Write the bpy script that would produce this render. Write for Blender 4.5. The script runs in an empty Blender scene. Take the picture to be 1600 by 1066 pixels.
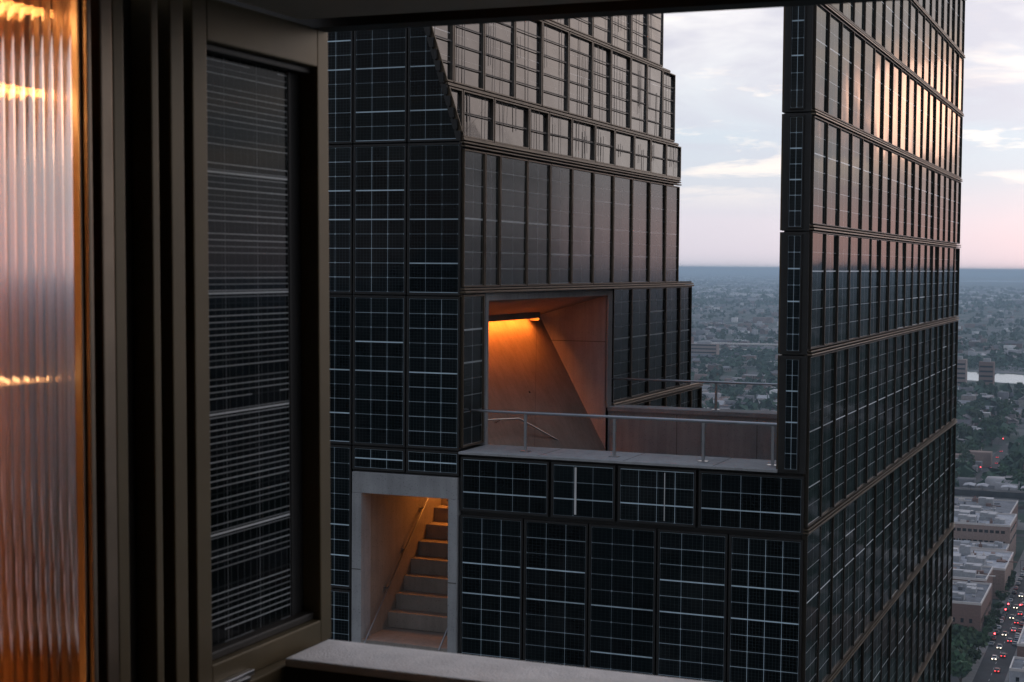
import bpy, bmesh, math, random
import numpy as np
from mathutils import Matrix, Vector
R = math.radians
random.seed(7)
rng = np.random.default_rng(7)
scene = bpy.context.scene
col = scene.collection
H = 150.0                                    # eye height above the city

# ------------------------------------------------------------------ camera
cd = bpy.data.cameras.new('camera')
cam = bpy.data.objects.new('camera', cd)
col.objects.link(cam)
FPX = 2450.0
cd.sensor_width = 36.0
cd.lens = FPX / 1600 * 36.0
cd.clip_start = 0.05
cd.clip_end = 120000
YAW, PIT, ROLL = R(22.32), math.atan(117.2 / FPX), 0.0082
cam.matrix_world = (Matrix.Translation((0, 0, H)) @ Matrix.Rotation(YAW, 4, 'Z')
                    @ Matrix.Rotation(math.pi / 2 - PIT, 4, 'X') @ Matrix.Rotation(ROLL, 4, 'Z'))
cd.dof.use_dof = True
cd.dof.focus_distance = 25.0
cd.dof.aperture_fstop = 10.0
scene.camera = cam

# ------------------------------------------------------------------ node helper
class X:
    """small expression wrapper around shader sockets"""
    nt = None
    def __init__(s, sock): s.s = sock
    @staticmethod
    def m(op, *a):
        n = X.nt.nodes.new('ShaderNodeMath'); n.operation = op
        for i, v in enumerate(a):
            if isinstance(v, X): X.nt.links.new(v.s, n.inputs[i])
            else: n.inputs[i].default_value = v
        return X(n.outputs[0])
    def __add__(s, o): return X.m('ADD', s, o)
    __radd__ = __add__
    def __sub__(s, o): return X.m('SUBTRACT', s, o)
    def __rsub__(s, o): return X.m('SUBTRACT', o, s)
    def __mul__(s, o): return X.m('MULTIPLY', s, o)
    __rmul__ = __mul__
    def __truediv__(s, o): return X.m('DIVIDE', s, o)
    def lt(s, o): return X.m('LESS_THAN', s, o)
    def gt(s, o): return X.m('GREATER_THAN', s, o)
    def floor(s): return X.m('FLOOR', s)
    def frac(s): return X.m('FRACT', s)
    def abs(s): return X.m('ABSOLUTE', s)
    def max(s, o): return X.m('MAXIMUM', s, o)
    def min(s, o): return X.m('MINIMUM', s, o)
    def pow(s, o): return X.m('POWER', s, o)
def node(nt, kind, **kw):
    n = nt.nodes.new(kind)
    for k, v in kw.items():
        if k in n.inputs.keys(): n.inputs[k].default_value = v
        else: setattr(n, k, v)
    return n
def ramp(nt, fac, stops, interp='LINEAR'):
    n = nt.nodes.new('ShaderNodeValToRGB'); n.color_ramp.interpolation = interp
    e = n.color_ramp.elements
    while len(e) < len(stops): e.new(0.5)
    for el, (p, c) in zip(e, stops):
        el.position = p; el.color = (*c, 1) if len(c) == 3 else c
    nt.links.new(fac.s if isinstance(fac, X) else fac, n.inputs[0])
    return n.outputs[0]
def mixc(nt, fac, a, b, mode='MIX'):
    n = nt.nodes.new('ShaderNodeMix'); n.data_type = 'RGBA'; n.blend_type = mode
    for sock, v in ((n.inputs[0], fac), (n.inputs[6], a), (n.inputs[7], b)):
        if isinstance(v, X): nt.links.new(v.s, sock)
        elif hasattr(v, 'is_output'): nt.links.new(v, sock)
        elif isinstance(v, (int, float)): sock.default_value = v
        else: sock.default_value = (*v, 1)
    return n.outputs[2]

# ------------------------------------------------------------------ world (dusk sky with streaky cloud)
SUN_AZ, SUN_EL = R(7.8), R(5.6)              # azimuth from +Y towards +X
SUND = Vector((math.sin(SUN_AZ) * math.cos(SUN_EL), math.cos(SUN_AZ) * math.cos(SUN_EL), math.sin(SUN_EL)))
w = bpy.data.worlds.new('World'); scene.world = w; w.use_nodes = True
nt = w.node_tree; nt.nodes.clear(); X.nt = nt
tc = node(nt, 'ShaderNodeTexCoord')
sep = node(nt, 'ShaderNodeSeparateXYZ'); nt.links.new(tc.outputs['Generated'], sep.inputs[0])
dx, dy, dz = (X(sep.outputs[i]) for i in range(3))
up = dz.max(0.0)
inv = X.m('DIVIDE', 1.0, up + 0.10)
cmb = node(nt, 'ShaderNodeCombineXYZ')
nt.links.new((dx * inv).s, cmb.inputs[0]); nt.links.new((dy * inv).s, cmb.inputs[1])
def wnoise(scale, detail, rough, off=0.0, dist=0.0):
    mp = node(nt, 'ShaderNodeMapping'); mp.inputs['Location'].default_value = (off, off * 1.7, off * .3)
    nt.links.new(cmb.outputs[0], mp.inputs[0])
    n = node(nt, 'ShaderNodeTexNoise', Scale=scale, Detail=detail, Roughness=rough, Distortion=dist)
    nt.links.new(mp.outputs[0], n.inputs['Vector'])
    return X(n.outputs[0])
n1 = wnoise(0.55, 4, 0.5, 3.1, .4)
n2 = wnoise(1.6, 6, 0.58, 7.7, .3)
n3 = wnoise(0.9, 5, 0.55, 14.2, .6)
lat = (up + (n1 - .5) * (up * .35 + .012) ).max(0.0)
base = ramp(nt, lat.pow(0.5), [
    (0.0, (.46, .45, .51)), (.10, (.53, .50, .56)), (.17, (.54, .52, .58)), (.225, (.48, .51, .57)),
    (.285, (.47, .53, .60)), (.335, (.55, .58, .63)), (.39, (.68, .67, .69)), (.47, (.71, .69, .70)),
    (.65, (.52, .59, .70)), (.80, (.42, .52, .68)), (1.0, (.33, .45, .66))])
# broken cloud: cream breaks and grey bellies
breaks = X.m('SMOOTH_MIN', ((n2 - .51) * 9.0).max(0.0), 1.0, .2) * ((up - .035) * 22.0).max(0.0).min(1.0)
c1 = mixc(nt, breaks * .9, base, (.95, .82, .71))
bel = ((n3 - .45) * 8.0).max(0.0).min(1.0) * ((up - .05) * 18.0).max(0.0).min(1.0)
c2 = mixc(nt, bel * .85, c1, (.455, .46, .54))
sd = (dx * math.sin(SUN_AZ) + dy * math.cos(SUN_AZ))
wm = sd.max(0.0).pow(2.0) * ((up - .17) * 7.0).max(0.0).min(1.0) * ((.85 - up) * 4.0).max(0.0).min(1.0)
pk = sd.max(0.0).pow(45.0) * ((.062 - up) * 24.0).max(0.0).min(1.0)
c2 = mixc(nt, wm * .85, c2, (.80, .64, .57))
c2 = mixc(nt, pk * .9, c2, (.82, .49, .46))
# warm glow round the veiled sun, dimmer sky away from it
dsun = X.m('ADD', dx * SUND.x + dy * SUND.y, dz * SUND.z).max(0.0)
glow = dsun.pow(600.0) * .18 + dsun.pow(3000.0) * 3.0
side = sd * .30 + .66 + sd.max(0.0).pow(40.0) * .22
sc3 = node(nt, 'ShaderNodeVectorMath', operation='SCALE'); nt.links.new(c2, sc3.inputs[0]); nt.links.new(side.s, sc3.inputs['Scale'])
gl = node(nt, 'ShaderNodeVectorMath', operation='SCALE'); gl.inputs[0].default_value = (1.0, .36, .17); nt.links.new(glow.s, gl.inputs['Scale'])
sm = node(nt, 'ShaderNodeVectorMath', operation='ADD'); nt.links.new(sc3.outputs[0], sm.inputs[0]); nt.links.new(gl.outputs[0], sm.inputs[1])
bgc = node(nt, 'ShaderNodeBackground', Strength=1.42); nt.links.new(sm.outputs[0], bgc.inputs[0])
sky = node(nt, 'ShaderNodeTexSky'); sky.sky_type = 'NISHITA'; sky.sun_disc = False
sky.sun_elevation = SUN_EL; sky.sun_rotation = SUN_AZ; sky.dust_density = 3.0
bgs = node(nt, 'ShaderNodeBackground', Strength=0.05); nt.links.new(sky.outputs[0], bgs.inputs[0])
mx = node(nt, 'ShaderNodeMixShader'); mx.inputs[0].default_value = .95
nt.links.new(bgs.outputs[0], mx.inputs[1]); nt.links.new(bgc.outputs[0], mx.inputs[2])
wo = node(nt, 'ShaderNodeOutputWorld'); nt.links.new(mx.outputs[0], wo.inputs[0])

# ------------------------------------------------------------------ sun (low, veiled by cloud)
sl = bpy.data.lights.new('sun', 'SUN'); sl.energy = 0.008; sl.angle = R(3.4); sl.color = (1.0, .62, .42)
so = bpy.data.objects.new('sun', sl); col.objects.link(so)
so.rotation_euler = (-SUND).to_track_quat('-Z', 'Y').to_euler()

vs = scene.view_settings
vs.view_transform = 'Standard'; vs.look = 'None'; vs.exposure = 0.18; vs.gamma = 1.0; vs.use_curve_mapping = False
scene.cycles.max_bounces = 8
scene.cycles.volume_bounces = 1
scene.cycles.sample_clamp_indirect = 4.0
scene.cycles.caustics_refractive = False
scene.cycles.caustics_reflective = False
scene.cycles.use_denoising = True

# ------------------------------------------------------------------ materials
MATS = {}
def newmat(name):
    m = bpy.data.materials.new(name); m.use_nodes = True
    MATS[name] = m; X.nt = m.node_tree
    return m, m.node_tree, m.node_tree.nodes['Principled BSDF']
def surf(name, c, rough=.6, metal=0.0, var=.25, scale=8.0, bump=0.0, bscale=40.0, spec=.5, streak=False, c2=None):
    """plain procedural surface: base colour mottled by noise, fine relief"""
    m, nt, p = newmat(name)
    g = node(nt, 'ShaderNodeNewGeometry')
    v = g.outputs['Position']
    if streak:
        mp = node(nt, 'ShaderNodeMapping'); mp.inputs['Scale'].default_value = (1, 1, .12)
        nt.links.new(v, mp.inputs[0]); v = mp.outputs[0]
    n = node(nt, 'ShaderNodeTexNoise', Scale=scale, Detail=6, Roughness=.6); nt.links.new(v, n.inputs['Vector'])
    dark = tuple(x * (1 - var) for x in c) if c2 is None else c2
    lite = tuple(min(1, x * (1 + var)) for x in c)
    nt.links.new(ramp(nt, n.outputs[0], [(.3, dark), (.7, lite)]), p.inputs['Base Color'])
    p.inputs['Roughness'].default_value = rough; p.inputs['Metallic'].default_value = metal
    p.inputs['Specular IOR Level'].default_value = spec
    if bump:
        n2 = node(nt, 'ShaderNodeTexNoise', Scale=bscale, Detail=4); nt.links.new(g.outputs['Position'], n2.inputs['Vector'])
        b = node(nt, 'ShaderNodeBump', Strength=bump, Distance=.01); nt.links.new(n2.outputs[0], b.inputs['Height'])
        nt.links.new(b.outputs[0], p.inputs['Normal'])
    return m
def emis(name, c, s):
    m, nt, p = newmat(name)
    p.inputs['Base Color'].default_value = (*c, 1)
    p.inputs['Emission Color'].default_value = (*c, 1); p.inputs['Emission Strength'].default_value = s
    if not name.startswith('led'): m.cycles.emission_sampling = 'NONE'
    return m
def objcol(name, cols, rough=.7, spec=.3, scale=.6):
    """one surface whose paint differs from object to object"""
    m, nt, p = newmat(name)
    oi = node(nt, 'ShaderNodeObjectInfo')
    r = ramp(nt, oi.outputs['Random'], [(i / len(cols), c) for i, c in enumerate(cols)], 'CONSTANT')
    g = node(nt, 'ShaderNodeNewGeometry')
    n = node(nt, 'ShaderNodeTexNoise', Scale=scale, Detail=5); nt.links.new(g.outputs['Position'], n.inputs['Vector'])
    sh = ramp(nt, n.outputs[0], [(.3, (.7, .7, .7)), (.7, (1, 1, 1))])
    nt.links.new(mixc(nt, 1.0, r, sh, 'MULTIPLY'), p.inputs['Base Color'])
    p.inputs['Roughness'].default_value = rough; p.inputs['Specular IOR Level'].default_value = spec
    return m

def pv_mat(name, colw=.27, rowh=.225, lin=(.60, .75, .85), cell=(.0022, .0046, .0058), fine=0.0, rough=.05, ior=1.52, boldp=.78, wav=.035, lw=1.0, matte=0.0, bpos=None, bsec=.35, film=1.0):
    """photovoltaic glass: cells, ribbons and string gaps printed under the pane"""
    m, nt, p = newmat(name)
    def uv(n):
        u = node(nt, 'ShaderNodeUVMap'); u.uv_map = n
        s = node(nt, 'ShaderNodeSeparateXYZ'); nt.links.new(u.outputs[0], s.inputs[0])
        return X(s.outputs[0]), X(s.outputs[1])
    u, v = uv('metres'); W, Hh = uv('size')
    oi = node(nt, 'ShaderNodeObjectInfo'); rnd = X(oi.outputs['Random'])
    nc = (W / colw + .5).floor().max(2.0); nr = (Hh / rowh + .5).floor().max(2.0)
    def wn(e):
        n = node(nt, 'ShaderNodeTexWhiteNoise', noise_dimensions='1D'); nt.links.new(e.s, n.inputs['W']); return X(n.outputs[0])
    a = u / W * nc; b = v / Hh * nr
    iu = (a + .5).floor(); iv = (b + .5).floor()
    du = ((a + .5).frac() - .5).abs() * W / nc
    dv = ((b + .5).frac() - .5).abs() * Hh / nr
    hv = wn(iv * 7.13 + 3.3 + (rnd * 5).floor() * 17.0); hu = wn(iu * 3.7 + 11.0 + (rnd * 9).floor() * 5.0)
    bold = hv.gt(boldp)
    if bpos is not None:                            # string gaps sit at the same height in panels of one row
        mid = (nr * bpos + .5).floor()
        bold = ((iv - mid).abs().lt(.5)).max((iv - mid - 2.0).abs().lt(.5) * rnd.gt(bsec)).max(hv.gt(.965))
    lv = dv.lt((.0046 + bold * .0042) * lw) * (.20 + hv * .42 + bold * .62)
    lu = du.lt(.0040 * lw) * (.18 + hu * .50)
    dot = (du + dv).lt(.016 * lw) * .6
    bus = (((u / W * nc * 5.0).frac() - .5).abs() * W / nc / 5.0).lt(.0016) * .06
    fin = (((v / .045).frac() - .5).abs() * .045).lt(.0022) * .025
    tot = lv.max(lu).max(dot).max(bus).max(fin) * (wn(rnd * 91.0 + 2.0) * .7 + .55)
    if fine:
        iw = (v / .0150).floor(); hf = wn(iw * 1.71 + 5.0); seg = wn(iw * 2.3 + (u / .13).floor() * 9.1)
        fl = (((v / .0150).frac() - .5).abs() * .0150).lt(.0013) * hf.gt(.22) * seg.gt(.035) * (.12 + hf * .75)
        tot = tot.max(fl * fine)
    # thin dust film, heavier on some panels
    nd = node(nt, 'ShaderNodeTexNoise', Scale=1.3, Detail=6, Roughness=.65)
    # cell tint shifts a little from cell to cell
    ct = wn((a).floor() * 13.7 + (b).floor() * 5.1 + rnd * 50.0) * .6 + .4 + wn(rnd * 37.0 + 8.0) * .7
    cs = node(nt, 'ShaderNodeVectorMath', operation='SCALE'); cs.inputs[0].default_value = cell; nt.links.new(ct.s, cs.inputs['Scale'])
    g = node(nt, 'ShaderNodeNewGeometry')
    nz = node(nt, 'ShaderNodeTexNoise', Scale=2.2, Detail=3); nt.links.new(g.outputs['Position'], nz.inputs['Vector'])
    grime = X(nz.outputs[0]) * .6 + .65
    nt.links.new(g.outputs['Position'], nd.inputs['Vector'])
    dust = ((X(nd.outputs[0]) - .42) * .10).max(0.0) * (rnd * 1.2 + .3) * film
    cellc = mixc(nt, dust, cs.outputs[0], (.30, .31, .32))
    nt.links.new(mixc(nt, (tot * grime).min(1.0), cellc, lin), p.inputs['Base Color'])
    p.inputs['Roughness'].default_value = rough
    nt.links.new((X(nz.outputs[0]) * .10 + (rough - .04)).s, p.inputs['Roughness'])
    p.inputs['IOR'].default_value = ior
    mp = node(nt, 'ShaderNodeMapping'); nt.links.new(g.outputs['Position'], mp.inputs[0])
    n4 = node(nt, 'ShaderNodeTexNoise', Scale=.9, Detail=1.5); nt.links.new(mp.outputs[0], n4.inputs['Vector'])
    bp = node(nt, 'ShaderNodeBump', Strength=wav, Distance=.4); nt.links.new(n4.outputs[0], bp.inputs['Height'])
    nt.links.new(bp.outputs[0], p.inputs['Normal'])
    if matte:                                       # satin anti-glare finish: part of the gloss is lost
        df = node(nt, 'ShaderNodeBsdfDiffuse'); nt.links.new(p.inputs['Base Color'].links[0].from_socket, df.inputs[0])
        ms = node(nt, 'ShaderNodeMixShader'); ms.inputs[0].default_value = matte
        nt.links.new(p.outputs[0], ms.inputs[1]); nt.links.new(df.outputs[0], ms.inputs[2])
        nt.links.new(ms.outputs[0], nt.nodes['Material Output'].inputs[0])
    return m

pv_mat('pv_front', ior=1.24, bpos=.45)
pv_mat('pv_side', cell=(.009, .0145, .0155), colw=.5, rowh=.24, lin=(.66, .70, .72), boldp=.80, wav=.01, rough=.14, ior=1.5, bpos=.55, bsec=.7, matte=.22, lw=1.5)
pv_mat('pv_slab', cell=(.010, .0175, .0185), colw=1.2, rowh=.24, lin=(.74, .77, .80), boldp=.80, wav=.02, matte=.56, bpos=.6, bsec=.9)
pv_mat('pv_crown', colw=.55, rowh=.40, lin=(.55, .52, .50), boldp=.93, rough=.07, wav=.05, ior=1.56)
pv_mat('pv_near', colw=.125, rowh=.285, fine=.8, lin=(.80, .84, .86), boldp=.72, rough=.06, wav=.0, lw=.26, ior=1.17, film=0.0)
surf('bronze', (.085, .066, .046), rough=.42, metal=.75, var=.25, scale=3)
surf('bronze_light', (.22, .17, .125), rough=.36, metal=.85, var=.2, scale=5)
surf('bronze_rail', (.15, .12, .09), rough=.38, metal=.8, var=.3, scale=4)
surf('bronze_deep', (.034, .028, .021), rough=.45, metal=.5, var=.25, scale=3)
surf('black_metal', (.012, .012, .012), rough=.55, var=.3, scale=5)
surf('bronze_near', (.130, .098, .050), rough=.45, metal=.35, var=.12, scale=4, bump=.04, bscale=300)
surf('bronze_dark', (.030, .026, .021), rough=.5, metal=.2, var=.2, scale=4)
def concrete(name, c, streak=.35):
    m, nt, p = newmat(name)
    g = node(nt, 'ShaderNodeNewGeometry'); P = g.outputs['Position']
    def nz(sc, det=5, vec=P, rough=.6):
        n = node(nt, 'ShaderNodeTexNoise', Scale=sc, Detail=det, Roughness=rough); nt.links.new(vec, n.inputs['Vector']); return n.outputs[0]
    mp = node(nt, 'ShaderNodeMapping'); mp.inputs['Scale'].default_value = (1, 1, .07); nt.links.new(P, mp.inputs[0])
    col_ = ramp(nt, nz(1.1, 6), [(.3, tuple(v * .78 for v in c)), (.7, tuple(v * 1.12 for v in c))])
    col_ = mixc(nt, 1.0, col_, ramp(nt, nz(9, 4, mp.outputs[0]), [(.38, (1 - streak,) * 3), (.56, (1, 1, 1))]), 'MULTIPLY')
    col_ = mixc(nt, 1.0, col_, ramp(nt, nz(45, 2), [(.28, (.62,) * 3), (.40, (1, 1, 1))]), 'MULTIPLY')
    nt.links.new(col_, p.inputs['Base Color']); p.inputs['Roughness'].default_value = .88; p.inputs['Specular IOR Level'].default_value = .25
    b = node(nt, 'ShaderNodeBump', Strength=.35, Distance=.01); nt.links.new(nz(30, 5), b.inputs['Height']); nt.links.new(b.outputs[0], p.inputs['Normal'])
concrete('concrete', (.36, .365, .375), .12)
concrete('concrete_warm', (.30, .265, .235), .10)
surf('concrete_sill', (.80, .75, .71), rough=.9, var=.14, scale=9, bump=.5, bscale=160, spec=.25)
surf('soffit', (.38, .33, .28), rough=.7, var=.15, scale=3)
surf('steel', (.36, .365, .38), rough=.32, metal=1.0, var=.08, scale=6)
surf('reflector_lining', (.74, .71, .69), rough=.18, metal=1.0, var=.05, scale=1.5)
surf('joint', (.10, .095, .09), rough=.9)
emis('led_warm', (1.0, .20, .02), 120.0)
emis('led_stair', (1.0, .32, .055), 60.0)
emis('led_fill', (1.0, .48, .17), 16.0)
emis('led_dim', (1.0, .62, .32), 7.0)
emis('led_near', (1.0, .52, .20), 34.0)

# ------------------------------------------------------------------ object helpers
def tag(o, label=None, cat=None, group=None, kind=None):
    if label: o['label'] = label
    if cat: o['category'] = cat
    if group: o['group'] = group
    if kind: o['kind'] = kind
    return o
def empty(name, loc, label=None, cat=None, group=None):
    o = bpy.data.objects.new(name, None); col.objects.link(o); o.location = loc
    o.empty_display_size = .2
    return tag(o, label, cat, group)
def place(o, parent, world):
    """link with world matrix `world`; parents here only carry a translation"""
    col.objects.link(o)
    if parent is not None:
        o.parent = parent
        pl = Vector((0, 0, 0)); q = parent
        base = WORLD.get(parent.name, None)
        o.matrix_local = (base.inverted() if base is not None else Matrix.Translation(parent.location).inverted()) @ world
    else:
        o.matrix_world = world
    WORLD[o.name] = world.copy()
    return o
WORLD = {}
def mesh_from(name, verts, faces, mats, fm=None, smooth=False):
    me = bpy.data.meshes.new(name)
    me.from_pydata([tuple(v) for v in verts], [], faces)
    for m in ([mats] if isinstance(mats, str) else mats): me.materials.append(MATS[m])
    if fm: me.polygons.foreach_set('material_index', fm)
    if smooth: me.polygons.foreach_set('use_smooth', [True] * len(me.polygons))
    me.update()
    return me
class MB:
    """collects boxes / prisms / tubes in world coordinates into one mesh"""
    def __init__(s): s.v, s.f, s.m = [], [], []
    def quad(s, pts, m=0):
        b = len(s.v); s.v += [tuple(p) for p in pts]; s.f.append(tuple(range(b, b + len(pts)))); s.m.append(m); return s
    def box(s, x0, x1, y0, y1, z0, z1, m=0):
        b = len(s.v)
        s.v += [(x0, y0, z0), (x1, y0, z0), (x1, y1, z0), (x0, y1, z0), (x0, y0, z1), (x1, y0, z1), (x1, y1, z1), (x0, y1, z1)]
        for f in ((0, 3, 2, 1), (4, 5, 6, 7), (0, 1, 5, 4), (1, 2, 6, 5), (2, 3, 7, 6), (3, 0, 4, 7)):
            s.f.append(tuple(b + i for i in f)); s.m.append(m)
        return s
    def prism(s, poly, axis, a, b, m=0):
        """poly: list of 2-d points; axis 0: (y,z) extruded along x, 1: (x,z) along y, 2: (x,y) along z"""
        def P(p, t): return {0: (t, p[0], p[1]), 1: (p[0], t, p[1]), 2: (p[0], p[1], t)}[axis]
        k = len(s.v); n = len(poly)
        s.v += [P(p, a) for p in poly] + [P(p, b) for p in poly]
        s.f.append(tuple(k + i for i in range(n))[::-1]); s.m.append(m)
        s.f.append(tuple(k + n + i for i in range(n))); s.m.append(m)
        for i in range(n):
            j = (i + 1) % n
            s.f.append((k + i, k + j, k + n + j, k + n + i)); s.m.append(m)
        return s
    def tube(s, p, q, r, n=10, m=0):
        p, q = Vector(p), Vector(q); d = (q - p).normalized()
        a = d.orthogonal().normalized(); c = d.cross(a); k = len(s.v)
        for e in (p, q):
            for i in range(n):
                t = 2 * math.pi * i / n
                s.v.append(tuple(e + a * r * math.cos(t) + c * r * math.sin(t)))
        for i in range(n):
            j = (i + 1) % n; s.f.append((k + i, k + j, k + n + j, k + n + i)); s.m.append(m)
        s.f.append(tuple(k + i for i in range(n))[::-1]); s.m.append(m)
        s.f.append(tuple(k + n + i for i in range(n))); s.m.append(m)
        return s
    def build(s, name, mats, parent=None, bevel=0.0, recalc=True, smooth=False):
        me = mesh_from(name, s.v, s.f, mats, s.m)
        if recalc or bevel:
            bm = bmesh.new(); bm.from_mesh(me)
            bmesh.ops.recalc_face_normals(bm, faces=bm.faces)
            if bevel: bmesh.ops.bevel(bm, geom=list(bm.edges), offset=bevel, segments=2, affect='EDGES', profile=.6)
            bm.to_mesh(me); bm.free()
        o = bpy.data.objects.new(name, me)
        return place(o, parent, Matrix.Identity(4))
def Z(z): return z + H
def box(name, mat, parent, x0, x1, y0, y1, z0, z1, bevel=0.0):
    """box given relative to eye height; origin at its own centre"""
    c = Vector(((x0 + x1) / 2, (y0 + y1) / 2, (z0 + z1) / 2 + H))
    mb = MB().box(x0 - c.x, x1 - c.x, y0 - c.y, y1 - c.y, z0 + H - c.z, z1 + H - c.z)
    me = mesh_from(name, mb.v, mb.f, mat)
    if bevel:
        bm = bmesh.new(); bm.from_mesh(me)
        bmesh.ops.bevel(bm, geom=list(bm.edges), offset=bevel, segments=2, affect='EDGES', profile=.6)
        bm.to_mesh(me); bm.free()
    return place(bpy.data.objects.new(name, me), parent, Matrix.Translation(c))

# ------------------------------------------------------------------ panel builder
def inset(poly, d):
    n = len(poly); out = []
    for i in range(n):
        a, b, c = Vector(poly[i - 1]), Vector(poly[i]), Vector(poly[(i + 1) % n])
        e1, e2 = (b - a).normalized(), (c - b).normalized()
        n1, n2 = Vector((-e1.y, e1.x)), Vector((-e2.y, e2.x))
        k = 1 + n1.dot(n2)
        out.append(tuple(b + (n1 + n2) * (d / max(k, .2))))
    return out
def clip(poly, f):
    out = []
    for i in range(len(poly)):
        a, b = poly[i - 1], poly[i]; fa, fb = f(a), f(b)
        if (fa >= 0) != (fb >= 0):
            t = fa / (fa - fb); out.append((a[0] + (b[0] - a[0]) * t, a[1] + (b[1] - a[1]) * t))
        if fb >= 0: out.append(b)
    return out
CACHE = {}
def panel_meshes(poly, pmat, fmat, fw, fz, gap):
    key = (tuple((round(a, 3), round(b, 3)) for a, b in poly), pmat, fmat, fw, fz, gap)
    if key in CACHE: return CACHE[key]
    P = inset(poly, gap); I = inset(P, fw)
    w = max(p[0] for p in I) - min(p[0] for p in I); h = max(p[1] for p in I) - min(p[1] for p in I)
    x0 = min(p[0] for p in I); y0 = min(p[1] for p in I)
    g = mesh_from('panel', [(p[0], p[1], 0) for p in I], [tuple(range(len(I)))], pmat)
    for nm in ('metres', 'size'):
        l = g.uv_layers.new(name=nm)
        for li, lp in enumerate(g.loops):
            p = I[lp.vertex_index]
            l.data[li].uv = (p[0] - x0, p[1] - y0) if nm == 'metres' else (w, h)
    n = len(P); v = []; f = []
    ib = inset(P, fw * .8)
    for ring, z in ((P, -.05), (P, fz), (ib, fz), (I, -.002)): v += [(p[0], p[1], z) for p in ring]
    for r in range(3):
        for i in range(n):
            j = (i + 1) % n
            f.append((r * n + i, r * n + j, (r + 1) * n + j, (r + 1) * n + i))
    fr = mesh_from('panel_frame', v, f, fmat)
    CACHE[key] = (g, fr)
    return g, fr
def panel(parent, O, U, V, poly, pmat, fmat='bronze', fw=.03, fz=.035, gap=.012, tilt=.15, name='panel'):
    """poly in (u,v) metres from O; shifted so that its lower-left corner is the mesh origin"""
    mu = min(p[0] for p in poly); mv = min(p[1] for p in poly)
    loc = [(p[0] - mu, p[1] - mv) for p in poly]
    g, fr = panel_meshes(loc, pmat, fmat, fw, fz, gap)
    U, V = Vector(U).normalized(), Vector(V).normalized(); N = U.cross(V).normalized()
    o = Vector(O) + U * mu + V * mv
    M = Matrix((U, V, N)).transposed().to_4x4(); M.translation = o
    t = Matrix.Rotation(R(random.gauss(0, tilt)), 4, 'X') @ Matrix.Rotation(R(random.gauss(0, tilt)), 4, 'Y')
    a = place(bpy.data.objects.new(name, g), parent, M @ t)
    place(bpy.data.objects.new('panel_frame', fr), a, M)
    return a
def rect(u0, u1, v0, v1): return [(u0, v0), (u1, v0), (u1, v1), (u0, v1)]

# ------------------------------------------------------------------ the city ground
def sheet(name, x0, x1, y0, y1, z, mat, kind='structure', parent=None):
    o = MB().quad([(x0, y0, z), (x1, y0, z), (x1, y1, z), (x0, y1, z)]).build(name, mat, parent, recalc=False)
    if kind: o['kind'] = kind
    return o
m, nt, p = newmat('ground')
g = node(nt, 'ShaderNodeNewGeometry')
def gn(scale, det=5, rough=.6):
    n = node(nt, 'ShaderNodeTexNoise', Scale=scale, Detail=det, Roughness=rough); nt.links.new(g.outputs['Position'], n.inputs['Vector']); return n.outputs[0]
c = ramp(nt, gn(.012), [(.40, (.036, .062, .046)), (.50, (.065, .088, .072)), (.56, (.17, .17, .18)), (.66, (.11, .12, .13))])
vo = node(nt, 'ShaderNodeTexVoronoi', Scale=.045, feature='F1'); nt.links.new(g.outputs['Position'], vo.inputs['Vector'])
vc = node(nt, 'ShaderNodeSeparateXYZ'); nt.links.new(vo.outputs['Color'], vc.inputs[0])
c = mixc(nt, (X(vc.outputs[0]) - .80) * 4.0, c, (.26, .25, .25))
c = mixc(nt, (X(gn(.0012, 3)) - .45) * 3.0, c, (.045, .062, .048))
nt.links.new(c, p.inputs['Base Color']); p.inputs['Roughness'].default_value = .95; p.inputs['Specular IOR Level'].default_value = .1
sheet('ground', -60000, 60000, -60000, 60000, 0, 'ground')
surf('asphalt', (.055, .056, .060), rough=.85, var=.25, scale=.15, spec=.3)
surf('pavement', (.20, .195, .19), rough=.9, var=.2, scale=.3)
surf('paint', (.6, .6, .6), rough=.7, var=.2, scale=1)
m, nt, p = newmat('water'); p.inputs['Base Color'].default_value = (.02, .03, .035, 1); p.inputs['Roughness'].default_value = .03
p.inputs['IOR'].default_value = 1.33
g = node(nt, 'ShaderNodeNewGeometry'); nn = node(nt, 'ShaderNodeTexNoise', Scale=.15, Detail=3); nt.links.new(g.outputs['Position'], nn.inputs['Vector'])
nt.links.new(ramp(nt, nn.outputs[0], [(.3, (.02,) * 3), (.7, (.06,) * 3)]), p.inputs['Roughness'])
surf('brick', (.20, .125, .105), rough=.9, var=.2, scale=1.5)
surf('brick_pale', (.30, .22, .19), rough=.9, var=.2, scale=1.2)
surf('roof_grey', (.15, .16, .18), rough=.9, var=.4, scale=.25)
surf('roof_white', (.36, .37, .40), rough=.85, var=.35, scale=.25)
surf('coping', (.62, .58, .56), rough=.8, var=.1)
surf('unit', (.34, .35, .37), rough=.6, var=.2, scale=.8)
surf('dark_glass', (.015, .018, .022), rough=.15, var=.1)
surf('viaduct', (.05, .055, .06), rough=.9, var=.3, scale=.2)

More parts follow.
